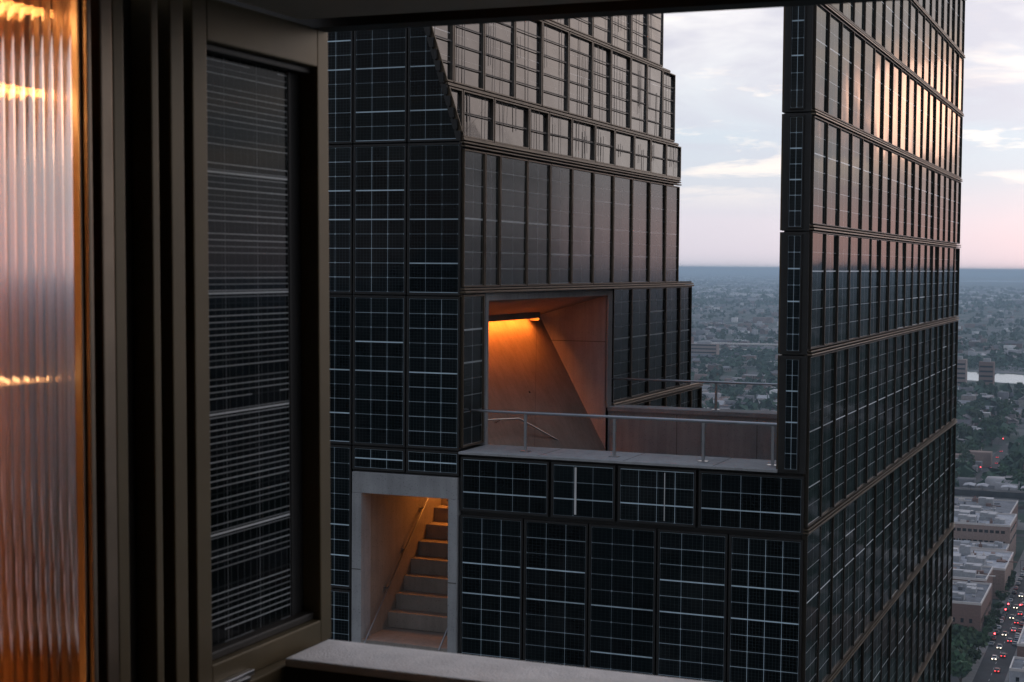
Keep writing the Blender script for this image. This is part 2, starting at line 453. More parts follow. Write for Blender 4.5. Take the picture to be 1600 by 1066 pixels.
road = sheet('road', -58.4, -47.6, 300, 1010, .10, 'asphalt')
mk = MB()
for y in range(320, 1000, 9): mk.box(-53.1, -52.95, y, y + 3, .10, .115)
mk.build('lane_marking', 'paint', road)
for x0, x1 in ((-62.2, -58.4), (-47.6, -45.2)):
    tag(MB().box(x0, x1, 300, 1010, 0.0, .24).build('pavement', 'pavement'), kind='structure')
for y in (560, 690, 800, 920, 1010): sheet('cross_road', -400, -58.4, y, y + 9, .06, 'asphalt'); sheet('cross_road', -47.6, 260, y, y + 9, .06, 'asphalt')
ra = MB().quad([(-117, 1050, .10), (-104, 1050, .10), (-112, 1400, .10), (-119, 1400, .10)]).build('road', 'asphalt'); ra['kind'] = 'structure'
rb = MB().quad([(-150, 1400, .10), (-116, 1400, .10), (-190, 2080, .10), (-200, 2080, .10)]).build('road', 'asphalt'); rb['kind'] = 'structure'
# river, lakes, rail land
def waterpoly(name, pts):
    o = MB().quad([(x, y, .3) for x, y in pts]).build(name, 'water', recalc=False); o['kind'] = 'structure'
waterpoly('river', [(-420, 2150), (-262, 2215), (-160, 2160), (-60, 2120), (200, 2060), (220, 2230), (-60, 2300), (-170, 2345), (-262, 2400), (-460, 2420)])
waterpoly('lake', [(-2500, 20500), (-1000, 20600), (200, 20900), (300, 24500), (-1200, 24800), (-2300, 24000)])
waterpoly('lake', [(-6100, 14000), (-4300, 14200), (-4200, 15200), (-5200, 15000)])
for i, (y, wd) in enumerate(((2520, 30), (2585, 24), (2740, 30), (2800, 22), (2960, 24))):
    o = MB().quad([(-1500, y - 60, .2), (400, y + 40, .2), (400, y + 40 + wd, .2), (-1500, y - 60 + wd, .2)]).build('railway', 'roof_white' if i % 2 else 'pavement'); o['kind'] = 'structure'

# ------------------------------------------------------------------ city buildings
WALLWIN = {}
def city_building(name, label, x0, x1, y0, y1, h, wall, roof, units=(), wins=None, cop='coping', parapet=.9):
    t = empty(name, ((x0 + x1) / 2, (y0 + y1) / 2, 0), label, 'building')
    MB().box(x0, x1, y0, y1, 0, h).build('wall', wall, t)
    MB().box(x0 + .35, x1 - .35, y0 + .35, y1 - .35, h, h + .08).build('roof', roof, t)
    cp = MB()
    for a, b, c, d in ((x0 - .1, x1 + .1, y0 - .1, y0 + .35), (x0 - .1, x1 + .1, y1 - .35, y1 + .1), (x0 - .1, x0 + .35, y0 + .35, y1 - .35), (x1 - .35, x1 + .1, y0 + .35, y1 - .35)):
        cp.box(a, b, c, d, h - .1, h + parapet)
    cp.build('parapet', cop, t)
    for (ux, uy, ul, uw, uh) in units:
        MB().box(x0 + ux, x0 + ux + ul, y0 + uy, y0 + uy + uw, h + .08, h + uh).box(x0 + ux + .2, x0 + ux + ul * .5, y0 + uy + .2, y0 + uy + uw * .6, h + uh, h + uh + .5).build('rooftop_unit', 'unit', t)
    rr = random.Random(int(x0 * 7 + y0))
    for k in range(int((x1 - x0) * (y1 - y0) / 70)):
        ux, uy = rr.uniform(x0 + 1, x1 - 5), rr.uniform(y0 + 1, y1 - 5); l_, w_, h_ = rr.uniform(.8, 4), rr.uniform(.8, 4), rr.uniform(.3, 2.2)
        mb_ = MB().box(ux, ux + l_, uy, uy + w_, h + .08, h + h_)
        if rr.random() < .4: mb_.tube((ux + l_ / 2, uy + w_ / 2, h + h_), (ux + l_ / 2, uy + w_ / 2, h + h_ + 1.2), .3, 6)
        if rr.random() < .3: mb_.box(ux + l_, ux + l_ + rr.uniform(2, 6), uy + w_ * .3, uy + w_ * .3 + .5, h + .2, h + .7)
        mb_.build('rooftop_unit', rr.choice(('unit', 'coping', 'roof_grey', 'brick')), t)
    if wins:
        ww, wh, pitch, rows = wins
        if (ww, wh) not in WALLWIN:
            mb = MB().box(-ww / 2, ww / 2, -.06, 0, -wh / 2, wh / 2)
            WALLWIN[(ww, wh)] = mesh_from('window', mb.v, mb.f, 'dark_glass')
        for z in rows:
            n = int((x1 - x0 - 1.5) / pitch)
            for i in range(n):
                place(bpy.data.objects.new('window', WALLWIN[(ww, wh)]), t, Matrix.Translation((x0 + 1.2 + pitch * (i + .5), y0, z)))
            n = int((y1 - y0 - 1.5) / pitch)
            for i in range(min(n, 16)):
                place(bpy.data.objects.new('window', WALLWIN[(ww, wh)]), t, Matrix.Translation((x1, y0 + 1.2 + pitch * (i + .5), z)) @ Matrix.Rotation(math.pi / 2, 4, 'Z'))
    return t
city_building('brick_warehouse', 'dark red brick block with pale roof coping beside the busy street', -100, -62.6, 656, 700, 14, 'brick', 'roof_grey',
              [(25, 6, 5, 5, 2.6), (14, 10, 9, 8, 3.4), (29, 22, 4, 6, 2.0), (8, 20, 7, 6, 2.5), (24, 32, 8, 5, 1.6)], (1.2, 1.8, 3.4, (3.2, 7.2)))
city_building('brick_warehouse', 'taller rear wing with white framed roof terraces behind the dark brick block', -100, -65, 700.5, 732, 15.5, 'brick', 'roof_grey',
              [(20, 4, 10, 6, 2.5), (24, 18, 7, 7, 3), (10, 8, 6, 12, 3.2)])
city_building('flat_roof_building', 'long white roofed building with bright edge along the pavement', -110, -60.5, 740, 786, 13.5, 'brick_pale', 'roof_white',
              [(32, 6, 8, 8, 3.5), (18, 12, 10, 8, 2.8), (40, 24, 6, 5, 2.0), (26, 30, 5, 5, 4.5)])
city_building('low_shed', 'low grey building with turquoise lit front below the brick block', -92, -64, 634, 650, 4.2, 'unit', 'roof_grey', [(8, 4, 6, 5, 1.4), (18, 5, 4, 4, 1.8)])
city_building('brick_building', 'low brick building with pale roof in front of the two storey office block', -112, -65.5, 806, 823, 11, 'brick_pale', 'roof_white',
              [(20, 4, 8, 6, 2), (32, 3, 10, 5, 1.6), (40, 8, 4, 4, 2.5)])
city_building('office_block', 'pinkish brick office block with two rows of dark windows', -112, -65.5, 826, 866, 20, 'brick_pale', 'roof_white',
              [(20, 6, 9, 8, 3), (30, 16, 8, 10, 3.5), (14, 22, 10, 10, 2.6), (38, 8, 5, 6, 2.2)], (1.9, 1.5, 2.7, (11.5, 17.0)))
city_building('flat_roof_building', 'wide grey flat roofed block between the office block and the dark viaduct', -140, -72, 880, 960, 14, 'brick', 'roof_grey',
              [(20, 20, 10, 10, 3), (40, 30, 12, 8, 2.5), (48, 56, 8, 8, 4)])
city_building('white_roof_shop', 'small white walled shop with flat roof at the lower right corner', -45.0, -24, 579, 597, 7.5, 'roof_white', 'roof_grey', [(4, 6, 4, 4, 1.5)], (1.2, 1.6, 3.2, (4.5,)))
city_building('grey_roof_shop', 'grey roofed shop right of the street above the white walled shop', -45.0, -22, 612, 650, 9, 'brick', 'roof_white', [(5, 8, 6, 6, 1.8)])
for i, (y, d, h, wl) in enumerate(((655, 30, 8, 'brick_pale'), (702, 40, 11, 'brick'), (745, 48, 9, 'brick_pale'), (815, 50, 12, 'brick'), (872, 42, 10, 'brick_pale'), (932, 60, 14, 'brick'))):
    city_building('street_block', 'flat roofed street block along the right pavement', -45.0, -12, y, y + d, h, wl, 'roof_grey', [(6, 6, 5, 5, 2), (14, 14, 6, 6, 2.4)])['group'] = 'blocks along the right pavement'
# turquoise lit shop front: lamps of the low shed
emis('teal_lamp', (.25, .9, .9), 3.0)
for i in range(5):
    tag(MB().box(-73 + i * 1.7, -72.3 + i * 1.7, 633.6, 633.9, 2.2, 2.8).build('shop_lamp', 'teal_lamp'), 'small turquoise lamp on the front of the low grey building', 'lamp', 'turquoise lamps on the low building')
# elevated railway
t = empty('railway_viaduct', (-80, 1036, 0), 'dark elevated railway viaduct crossing behind the office blocks', 'viaduct')
MB().box(-400, 200, 1026, 1046, 6.5, 9.2).build('deck', 'viaduct', t)
MB().box(-400, 200, 1025.6, 1026, 8.0, 10.4).build('side_wall', 'viaduct', t)
for i in range(20): MB().box(-395 + i * 30, -393 + i * 30, 1028, 1044, 0, 6.5).build('pier', 'viaduct', t)
for x0, x1 in ((-111, -104), (-103, -96), (-88, -78.5), (-76, -70)):
    tag(MB().prism([(x0, 12.6), ((x0 + x1) / 2, 13.2), (x1, 12.6), (x1, 12.8), ((x0 + x1) / 2, 13.5), (x0, 12.8)], 1, 1029, 1041).tube(((x0 + x1) / 2, 1035, 9.2), ((x0 + x1) / 2, 1035, 13), .25).build('platform_canopy', 'roof_white'),
        'white platform canopy on the dark viaduct', 'canopy', 'canopies on the viaduct')
# apartment towers by the river and the long block across the rail land
def slab_tower(name, label, x, y, wx, wy, h, wall):
    t = empty(name, (x, y, 0), label, 'building')
    MB().box(x - wx / 2, x + wx / 2, y - wy / 2, y + wy / 2, 0, h).build('wall', wall, t)
    MB().box(x - wx / 4, x + wx / 4, y - wy / 4, y + wy / 4, h, h + 4).build('roof_house', 'unit', t)
    for k in range(int(h / 6)):
        MB().box(x - wx / 2 + 1, x + wx / 2 - 1, y - wy / 2 - .15, y - wy / 2, 3 + k * 6, 5.2 + k * 6).build('window_band', 'dark_glass', t)
slab_tower('apartment_tower', 'pale apartment tower nearest the tower edge by the river', -236, 2100, 22, 18, 34, 'brick_pale')
slab_tower('apartment_tower', 'grey apartment tower standing against the bright river', -196, 2060, 18, 16, 34, 'brick')
slab_tower('long_block', 'long pale block beyond the terrace beside the rail land', -690, 2520, 46, 18, 24, 'brick_pale')
slab_tower('long_block', 'stepped pale block left of the long block by the rail land', -730, 2540, 26, 22, 34, 'brick')

# houses, one by one where they can be seen; masses beyond
objcol('house_wall', [(.20, .13, .11), (.34, .30, .28), (.26, .18, .15), (.42, .40, .38), (.17, .12, .11), (.30, .27, .27)])
objcol('house_roof', [(.13, .13, .14), (.30, .30, .32), (.20, .19, .20), (.50, .50, .52), (.11, .10, .11)])
def house_mesh(kind):
    mb = MB()
    if kind == 0: mb.box(-6, 6, -5, 5, 0, 7, 0).prism([(-5.4, 7), (5.4, 7), (0, 10)], 0, -6.3, 6.3, 1)
    elif kind == 1: mb.box(-9, 9, -6, 6, 0, 9, 0).box(-8.6, 8.6, -5.6, 5.6, 9, 9.3, 1).box(-3, 2, -2, 2, 9.3, 11, 1)
    elif kind == 2: mb.box(-16, 16, -9, 9, 0, 6, 0).box(-15.6, 15.6, -8.6, 8.6, 6, 6.3, 1).box(4, 10, -3, 3, 6.3, 8, 1)
    elif kind == 3: mb.box(-14, 14, -5, 5, 0, 8, 0).prism([(-5.4, 8), (5.4, 8), (0, 11)], 0, -14.3, 14.3, 1)
    for sx in (-1, 1):
        for i in range(3): mb.box(-4 + i * 3.4, -2.6 + i * 3.4, -5.1 if kind in (0, 3) else (-6.1 if kind == 1 else -9.1), -5, 3.6, 5.2, 2)
    me = mesh_from('house', mb.v, mb.f, ['house_wall', 'house_roof', 'dark_glass'], mb.m)
    return me
HM = [house_mesh(k) for k in range(4)]
HN = [('gabled_house', 'small gabled house among the city trees', 'house'), ('flat_roof_house', 'flat roofed town house among the city trees', 'house'),
      ('warehouse', 'long low flat roofed warehouse in the distant city', 'building'), ('row_house', 'long gabled row house in the distant city', 'house')]
def azpt(az, d): return d * math.sin(az), d * math.cos(az)
nh = 0
for (a0, a1, d0, d1, n) in ((-17.6, -12.2, 1530, 4200, 120), (-7.6, -3.2, 1080, 3600, 130)):
    for i in range(n):
        a = R(random.uniform(a0, a1)); d = d0 * (d1 / d0) ** random.random()
        x, y = azpt(a, d)
        if 1950 < y < 2620 and x > -470: continue
        if abs(y - (1100 + 0 * x)) < 40 or (-130 < x < -98 and y < 1420): continue
        k = random.choice((0, 0, 1, 1, 2, 3))
        s = random.uniform(.8, 1.3)
        o = bpy.data.objects.new(HN[k][0], HM[k])
        place(o, None, Matrix.Translation((x, y, 0)) @ Matrix.Rotation(random.choice((0, math.pi / 2)), 4, 'Z') @ Matrix.Diagonal((s, s, s, 1)))
        tag(o, HN[k][1], HN[k][2], 'houses of the distant city')
# masses
def boxes_mass(name, label, pts, size, mats, probs):
    n = len(pts)
    base = np.array([(-.5, -.5, 0), (.5, -.5, 0), (.5, .5, 0), (-.5, .5, 0), (-.5, -.5, 1), (.5, -.5, 1), (.5, .5, 1), (-.5, .5, 1)])
    v = (base[None] * size[:, None, :] + np.c_[pts, np.zeros(n)][:, None, :]).reshape(-1, 3)
    fb = np.array([(4, 5, 6, 7), (0, 1, 5, 4), (1, 2, 6, 5), (2, 3, 7, 6), (3, 0, 4, 7)])
    f = (fb[None] + 8 * np.arange(n)[:, None, None]).reshape(-1, 4)
    mi = np.repeat(rng.choice(len(mats), size=n, p=probs), 5)
    me = fast_mesh(name, v, f, mats, mi)
    o = place(bpy.data.objects.new(name, me), None, Matrix.Identity(4)); tag(o, label, 'buildings', kind='stuff')
def fast_mesh(name, v, f, mats, mi=None):
    me = bpy.data.meshes.new(name); k = f.shape[1]
    me.vertices.add(len(v)); me.vertices.foreach_set('co', np.ascontiguousarray(v, dtype=np.float32).ravel())
    me.loops.add(f.size); me.loops.foreach_set('vertex_index', np.ascontiguousarray(f, dtype=np.int32).ravel())
    me.polygons.add(len(f)); me.polygons.foreach_set('loop_start', np.arange(0, f.size, k, dtype=np.int32))
    for m in mats: me.materials.append(MATS[m])
    if mi is not None: me.polygons.foreach_set('material_index', mi.astype(np.int32))
    me.update(); me.validate()
    return me
def scatter(n, d0, d1, a0, a1, p=1.0):
    a = np.radians(rng.uniform(a0, a1, n)); d = d0 * (d1 / d0) ** (rng.random(n) ** p)
    q = np.c_[d * np.sin(a), d * np.cos(a)]
    cl = np.sin(q[:, 0] / 310 + 1.3) * np.cos(q[:, 1] / 420) + .6 * np.sin(q[:, 0] / 97 + q[:, 1] / 130)
    keep = ~((q[:, 1] > 1960) & (q[:, 1] < 2600) & (q[:, 0] > -480) & (q[:, 0] < 240))
    keep &= ~((q[:, 1] > 2380) & (q[:, 1] < 2990) & (q[:, 0] < -380) & (q[:, 0] > -1500) & (rng.random(n) < .85))
    keep &= ~((q[:, 0] > -103) & (q[:, 0] < -10) & (q[:, 1] < 1012) & (q[:, 1] > 300))
    keep &= ~((q[:, 0] > -150) & (q[:, 0] < -60) & (q[:, 1] < 1052) & (q[:, 1] > 870))
    keep &= ~((q[:, 0] > -122) & (q[:, 0] < -100) & (q[:, 1] < 1420))
    keep &= ~((q[:, 1] > 13000) & (q[:, 1] < 24900) & (np.abs(q[:, 0] + 1100) < 1700))
    return q[keep], cl[keep]
for nm in ('wall_a', 'wall_b', 'wall_c', 'wall_d'):
    surf(nm, {'wall_a': (.20, .14, .12), 'wall_b': (.34, .33, .34), 'wall_c': (.16, .16, .17), 'wall_d': (.62, .61, .60)}[nm], rough=.9, var=.25, scale=.1)
q, cl = scatter(14000, 620, 9000, -40, 60); kp = cl > -.35; q = q[kp]
sz = np.c_[rng.uniform(8, 24, len(q)), rng.uniform(8, 20, len(q)), rng.uniform(5, 13, len(q))]
big = rng.random(len(q)) < .06; sz[big] *= (2.2, 1.8, 1.3)
boxes_mass('distant_houses', 'mass of distant roofs spreading to the horizon', q, sz, ['wall_a', 'wall_b', 'wall_c', 'wall_d'], [.32, .30, .26, .12])
q, cl = scatter(9000, 7000, 34000, -40, 60)
sz = np.c_[rng.uniform(30, 160, len(q)), rng.uniform(20, 60, len(q)), rng.uniform(6, 16, len(q))]
boxes_mass('horizon_buildings', 'pale sheds and roofs scattered near the horizon', q, sz, ['wall_b', 'wall_c', 'wall_d'], [.35, .30, .35])

# ------------------------------------------------------------------ trees
def leafmat(name, a, b):
    m, nt, p = newmat(name)
    oi = node(nt, 'ShaderNodeObjectInfo'); g = node(nt, 'ShaderNodeNewGeometry')
    n = node(nt, 'ShaderNodeTexNoise', Scale=.35, Detail=4); nt.links.new(g.outputs['Position'], n.inputs['Vector'])
    r1 = ramp(nt, n.outputs[0], [(.35, a), (.65, b)])
    hs = node(nt, 'ShaderNodeHueSaturation'); nt.links.new(r1, hs.inputs['Color'])
    nt.links.new((X(oi.outputs['Random']) * .5 + .75).s, hs.inputs['Value']); nt.links.new((X(oi.outputs['Random']) * .06 + .47).s, hs.inputs['Hue'])
    nt.links.new(hs.outputs[0], p.inputs['Base Color'])
    p.inputs['Roughness'].default_value = .8; p.inputs['Specular IOR Level'].default_value = .2
leafmat('leaf', (.024, .052, .028), (.065, .115, .052))
leafmat('leaf_far', (.028, .066, .046), (.056, .108, .068))
surf('bark', (.09, .07, .055), rough=.95)
def crown_mesh(seed, n=420, r=4.6):
    rr = np.random.default_rng(seed)
    lobes = np.c_[rr.normal(0, .42, (9, 2)), rr.uniform(-.25, .55, 9)] * r; lr = rr.uniform(.38, .62, 9) * r
    li = rr.integers(0, 9, n); d = rr.normal(size=(n, 3)); d /= np.linalg.norm(d, axis=1)[:, None]
    c = lobes[li] + d * lr[li][:, None] * rr.uniform(.7, 1.08, n)[:, None]; c[:, 2] *= .85
    nrm = d + rr.normal(0, .45, (n, 3)); nrm /= np.linalg.norm(nrm, axis=1)[:, None]
    t = np.cross(nrm, rr.normal(size=(n, 3))); t /= np.linalg.norm(t, axis=1)[:, None]; b = np.cross(nrm, t)
    s = rr.uniform(.45, .95, n)[:, None]
    v = np.stack([c - t * s - b * s * .7, c + t * s - b * s * .5, c + t * s * .8 + b * s, c - t * s * .9 + b * s * .7], 1).reshape(-1, 3)
    v[:, 2] += 8.0
    return fast_mesh('crown', v, np.arange(n * 4).reshape(n, 4), ['leaf'])
CM = [crown_mesh(k) for k in range(4)]
def trunk_mesh():
    mb = MB(); n = 7
    mb.tube((0, 0, 0), (.1, 0, 4.6), .28, n)
    for a in range(4): mb.tube((.1, 0, 4.0), (1.9 * math.cos(a * 1.6 + .3), 1.9 * math.sin(a * 1.6 + .3), 7.4), .12, 5)
    return mesh_from('trunk', mb.v, mb.f, 'bark')
TM = trunk_mesh()
def tree(x, y, s, label, group):
    t = empty('tree', (x, y, 0), label, 'tree', group)
    rot = Matrix.Translation((x, y, 0)) @ Matrix.Rotation(random.random() * 6.28, 4, 'Z') @ Matrix.Diagonal((s, s, s * random.uniform(.85, 1.15), 1))
    place(bpy.data.objects.new('trunk', TM), t, rot); place(bpy.data.objects.new('crown', random.choice(CM)), t, rot)
for (x, y, s) in ((-66, 600, 1.1), (-61.5, 596, .9), (-70, 606, 1.2), (-64, 612, 1.15), (-61, 620, .9), (-68, 620, 1.0), (-74, 614, 1.2), (-60.8, 632, .75), (-62, 583, 1.05), (-67, 588, 1.2), (-72, 594, 1.0), (-61, 571, 1.0), (-69, 575, 1.1), (-66, 627, .8), (-78, 600, 1.2), (-80, 618, 1.1)):
    tree(x, y, s, 'leafy street tree in the clump left of the busy street', 'trees beside the busy street')
for y in (656, 664, 672, 681, 690, 708, 722, 745, 760, 775): tree(-60.4, y + random.uniform(-2, 2), random.uniform(.45, .62), 'small street tree on the pavement under the brick block', 'pavement trees by the brick block')
for i in range(105):
    a = R(random.uniform(-7.4, -3.2)); d = 1060 * (1.9) ** random.random(); x, y = azpt(a, d)
    if -124 < x < -98 and y < 1420: continue
    tree(x, y, random.uniform(.8, 1.5), 'broad tree in the green quarter beyond the viaduct', 'trees beyond the viaduct')
# woods as masses of small crowns
def blob_mass(name, label, q, r, n_leaf):
    n = len(q)
    d = rng.normal(size=(n, n_leaf, 3)); d /= np.linalg.norm(d, axis=2)[..., None]; d[..., 2] = np.abs(d[..., 2]) * .95
    c = np.c_[q, r * .75][:, None, :] + d * r[:, None, None] * rng.uniform(.75, 1.1, (n, n_leaf, 1))
    nr = d + rng.normal(0, .35, d.shape); nr /= np.linalg.norm(nr, axis=2)[..., None]
    t = np.cross(nr, rng.normal(size=d.shape)); t /= np.linalg.norm(t, axis=2)[..., None]; b = np.cross(nr, t)
    s = (r[:, None, None] * rng.uniform(.35, .65, (n, n_leaf, 1)))
    v = np.stack([c - t * s - b * s, c + t * s - b * s, c + b * s * 1.2], 2).reshape(-1, 3)
    me = fast_mesh(name, v, np.arange(n * n_leaf * 3).reshape(-1, 3), ['leaf_far'])
    o = place(bpy.data.objects.new(name, me), None, Matrix.Identity(4)); tag(o, label, 'trees', kind='stuff')
q, cl = scatter(17000, 640, 7000, -40, 60); kp = (cl < .9); q = q[kp]; blob_mass('city_trees', 'mass of green tree crowns between the distant roofs', q, rng.uniform(4, 9, len(q)), 12)
q, cl = scatter(22000, 6000, 32000, -40, 60); blob_mass('far_woods', 'bluish wooded belts near the horizon', q, rng.uniform(6, 14, len(q)), 7)
q = np.c_[rng.uniform(-900, 500, 3000), rng.uniform(2410, 2620, 3000)]; blob_mass('river_wood', 'dark wood along the far bank of the river', q, .8 + (q[:, 1] - 2410) / 210 * rng.uniform(2, 9, len(q)), 9)
q = np.c_[rng.uniform(-420, 200, 60), rng.uniform(2085, 2110, 60)]; q[:, 1] += np.clip(-(q[:, 0] + 160) * .45, -60, 60) * 0; blob_mass('bank_trees', 'row of trees on the near bank of the river', q, rng.uniform(1.5, 4, len(q)), 10)

for y, h_, lb in ((2680, 7.0, 'long pale elevated highway beyond the terrace crossing the rail land'), (2860, 9.0, 'farther pale elevated highway behind the first one')):
    t = empty('highway_bridge', (-950, y, 0), lb, 'bridge')
    MB().prism([(-1500, y - 50), (-380, y + 10), (-380, y + 24), (-1500, y - 36)], 2, h_ - 1.6, h_ + 1.0).build('deck', 'coping', t)
    for i in range(28): MB().box(-1490 + i * 40, -1487 + i * 40, y - 46 + i * 2.14, y - 41 + i * 2.14, 0, h_ - 1.6).build('pier', 'pavement', t)
# ------------------------------------------------------------------ cars and signals
CARCOL = {'white': (.62, .62, .62), 'grey': (.22, .23, .24), 'black': (.02, .02, .022), 'red': (.30, .03, .025), 'blue': (.04, .07, .16)}
for k, c in CARCOL.items(): surf('car_' + k, c, rough=.3, var=.05, scale=1)
emis('tail', (1.0, .06, .06), 3.2); emis('head', (1.0, .86, .65), 5.0); emis('signal_red', (1.0, .05, .06), 16.0)
CAR = {}
for k in CARCOL:
    mb = MB()
    mb.prism([(-2.2, .35), (2.2, .35), (2.25, .75), (1.9, .95), (.9, 1.0), (-1.7, 1.05), (-2.25, .9)], 0, -.9, .9, 0)
    mb.prism([(1.0, .98), (.35, 1.48), (-1.1, 1.5), (-1.85, 1.02)], 0, -.78, .78, 1)
    mb.prism([(.3, 1.49), (-1.05, 1.51), (-1.05, 1.54), (.3, 1.52)], 0, -.72, .72, 0)
    for x in (-.92, .74):
        for y in (-1.4, 1.35): mb.prism([(y + .33 * math.cos(t * .785), .33 + .33 * math.sin(t * .785)) for t in range(8)], 0, x, x + .18, 2)
    CAR[k] = mesh_from('body', mb.v, mb.f, ['car_' + k, 'dark_glass', 'black_metal'], mb.m)
mb = MB().box(-.22, .22, -.03, .03, -.12, .12)
TL = mesh_from('tail_light', mb.v, mb.f, 'tail'); HL = mesh_from('headlight', mb.v, mb.f, 'head')
def car(x, y, c, north=True, lit=True):
    M = Matrix.Translation((x, y, .12)) @ Matrix.Rotation(0 if north else math.pi, 4, 'Z')
    state = 'driving away with red tail lights' if (north and lit) else ('coming down the street with headlights on' if lit else 'parked at the kerb of the street')
    t = empty('car', (x, y, .12), '%s car %s' % (c, state), 'car', 'cars on the busy street')
    place(bpy.data.objects.new('body', CAR[c]), t, M)
    if lit:
        for sx in (-.62, .62):
            if north: place(bpy.data.objects.new('tail_light', TL), t, M @ Matrix.Translation((sx, -2.27, .8)))
            else: place(bpy.data.objects.new('headlight', HL), t, M @ Matrix.Translation((sx, 2.27, .68)))
names = list(CARCOL)
for lane, y0, y1, gap, north, lit in ((-51.2, 585, 1000, 19, True, True), (-48.8, 640, 1000, 9.5, True, False), (-54.0, 590, 1000, 27, False, True), (-57.4, 640, 1000, 8, True, False)):
    y = y0
    while y < y1:
        y += gap * random.uniform(.65, 1.5)
        car(lane + random.uniform(-.15, .15), y, random.choices(names, (4, 4, 3, 2, 1))[0], north, lit)
for (x, y) in ((-110, 1150), (-112.5, 1190), (-113, 1230), (-111, 1260), (-114, 1300), (-115, 1345)): car(x, y, random.choice(names))
def signal(x, y, right):
    t = empty('traffic_signal', (x, y, 0), 'traffic signal showing red over the street', 'traffic signal', 'red traffic signals')
    MB().tube((x, y, 0), (x, y, 6.2), .1).tube((x, y, 6.1), (x + right * 3.4, y, 6.3), .07).build('pole', 'black_metal', t)
    hx = x + right * 3.4
    MB().box(hx - .22, hx + .22, y - .2, y + .2, 5.5, 6.9).build('head', 'black_metal', t)
    MB().tube((hx, y - .3, 6.6), (hx, y - .2, 6.6), .26, 10).build('lamp', 'signal_red', t)
for y in (700, 810, 930): signal(-58.9, y, 1); signal(-47.2, y, -1)
for (x, y) in ((-59, 688), (-59, 640), (-47, 770), (-118.5, 1180), (-121, 1390), (-150, 1520), (-230, 1700), (-128, 1640), (-420, 1640), (-100, 1500)): signal(x, y, 1)

# ------------------------------------------------------------------ the solar-clad tower opposite
Y0, X1, X2, XL = 21.0, -9.44, -4.315, -4.70
tower = empty('solar_tower', (-9.0, 28.0, 0), 'dark tower clad in solar panels with concrete stair openings and open terrace', 'building')
XB = -14.6                                        # left end of what is built of its front
# core bodies (dark backing behind the panels)
b = MB()
DX0, DX1, DZ1, DZ0 = -11.21, -9.46, -3.13, -5.95  # door surround
b.box(XB, DX0, Y0 + .08, 31.3, Z(-60), Z(1.80))                               # left of the door shaft
b.box(DX0, X1 - .08, Y0 + .08, 21.75, Z(DZ1), Z(1.80))                         # over the door
b.box(DX0, X1 - 1.6, 21.75, 31.3, Z(-2.3), Z(1.80))
b.box(DX0, X1 - .08, 21.75, 27.95, Z(-.38), Z(1.80)) if False else b.box(X1 - 1.6, X1 - .08, 21.0 + .75, 31.3, Z(-.36), Z(1.78))
b.box(X1 - 1.6, X1 - .08, 27.9, 33.1, Z(-2.62), Z(-.37))
b.box(X1 - 1.6, X1 - .08, 31.3, 32.15, Z(-.30), Z(1.76))
b.box(DX0, X1 - .10, 24.9, 27.9, Z(-60), Z(-3.4))
b.box(DX0, X1 - .10, 27.9, 34.0, Z(-60), Z(-2.625))
b.box(DX0, X1 - .08, Y0 + .08, 24.9, Z(-60), Z(DZ0))
b.box(X1, XL, 28.05, 34.0, Z(-60), Z(-3.2))
b.box(X1 - .08, X2 - .08, Y0 + .08, 24.0, Z(-60), Z(-3.9))
b.box(X1 + .0, X2 - .08, Y0 + .08, 21.5, Z(-3.9), Z(-2.80))
b.box(XB, X1 - 1.6, 31.3, 31.7, Z(-60), Z(1.79))
# crown body: leans back towards -X
kk = .325
zc0, zc1 = 1.8, 6.6
def PX(z): return X1 - kk * (z - 1.8)
b.prism([(XB, Z(zc0)), (X1 - .10, Z(zc0)), (PX(zc1) - .10, Z(zc1)), (XB, Z(zc1))], 1, Y0 + .08, 31.5)
b.build('core', 'black_metal', tower)

FU, FV = (1, 0, 0), (0, 0, 1)                      # front plane basis: normal -Y
def front(u0, u1, z0, z1, mat='pv_front', **k): return panel(tower, (0, Y0, H), FU, FV, rect(u0, u1, z0, z1), mat, 'black_metal', tilt=.12, fw=.035, fz=.012, **k)
cols = [-14.55, -13.66, -12.94, -12.09, -11.23, -10.325, -9.44]
for i in range(len(cols) - 1):
    u0, u1 = cols[i], cols[i + 1]
    for z0, z1 in ((-.45, 1.81), (-2.735, -.45)): front(u0, u1, z0, z1)
    # top row, trimmed by the leaning crown edge
    pl = clip(rect(u0, u1, 1.81, 4.05), lambda p: PX(p[1]) - .02 - p[0])
    if len(pl) > 2: panel(tower, (0, Y0, H), FU, FV, pl, 'pv_front', 'black_metal', tilt=.1, fw=.03, fz=.012)
    pl = clip(rect(u0, u1, 4.05, 6.3), lambda p: PX(p[1]) - .02 - p[0])
    if len(pl) > 2: panel(tower, (0, Y0, H), FU, FV, pl, 'pv_front', 'black_metal', tilt=.1, fw=.03, fz=.012)
    if u1 < -11.2:
        for z0, z1 in ((-4.95, -2.735), (-7.2, -4.95)): front(u0, u1, z0, z1)
    else:
        front(u0, u1, -3.11, -2.735)
        front(u0, u1, -8.2, DZ0 - .02)
for u0, u1 in ((-9.43, -8.02), (-8.0, -7.01), (-6.99, -5.83), (-5.81, -4.33)): front(u0, u1, -3.62, -2.80)
box('string_ribbon', 'paint', tower, -7.635, -7.605, Y0 - .006, Y0 - .002, -3.55, -2.87)
box('string_ribbon', 'paint', tower, -6.30, -6.288, Y0 - .006, Y0 - .002, -3.55, -2.87)
lc = [-9.43, -8.415, -7.414, -6.394, -5.37, -4.33]
for i in range(5):
    for z0, z1 in ((-6.0, -3.66), (-8.4, -6.04)): front(lc[i], lc[i + 1], z0, z1)
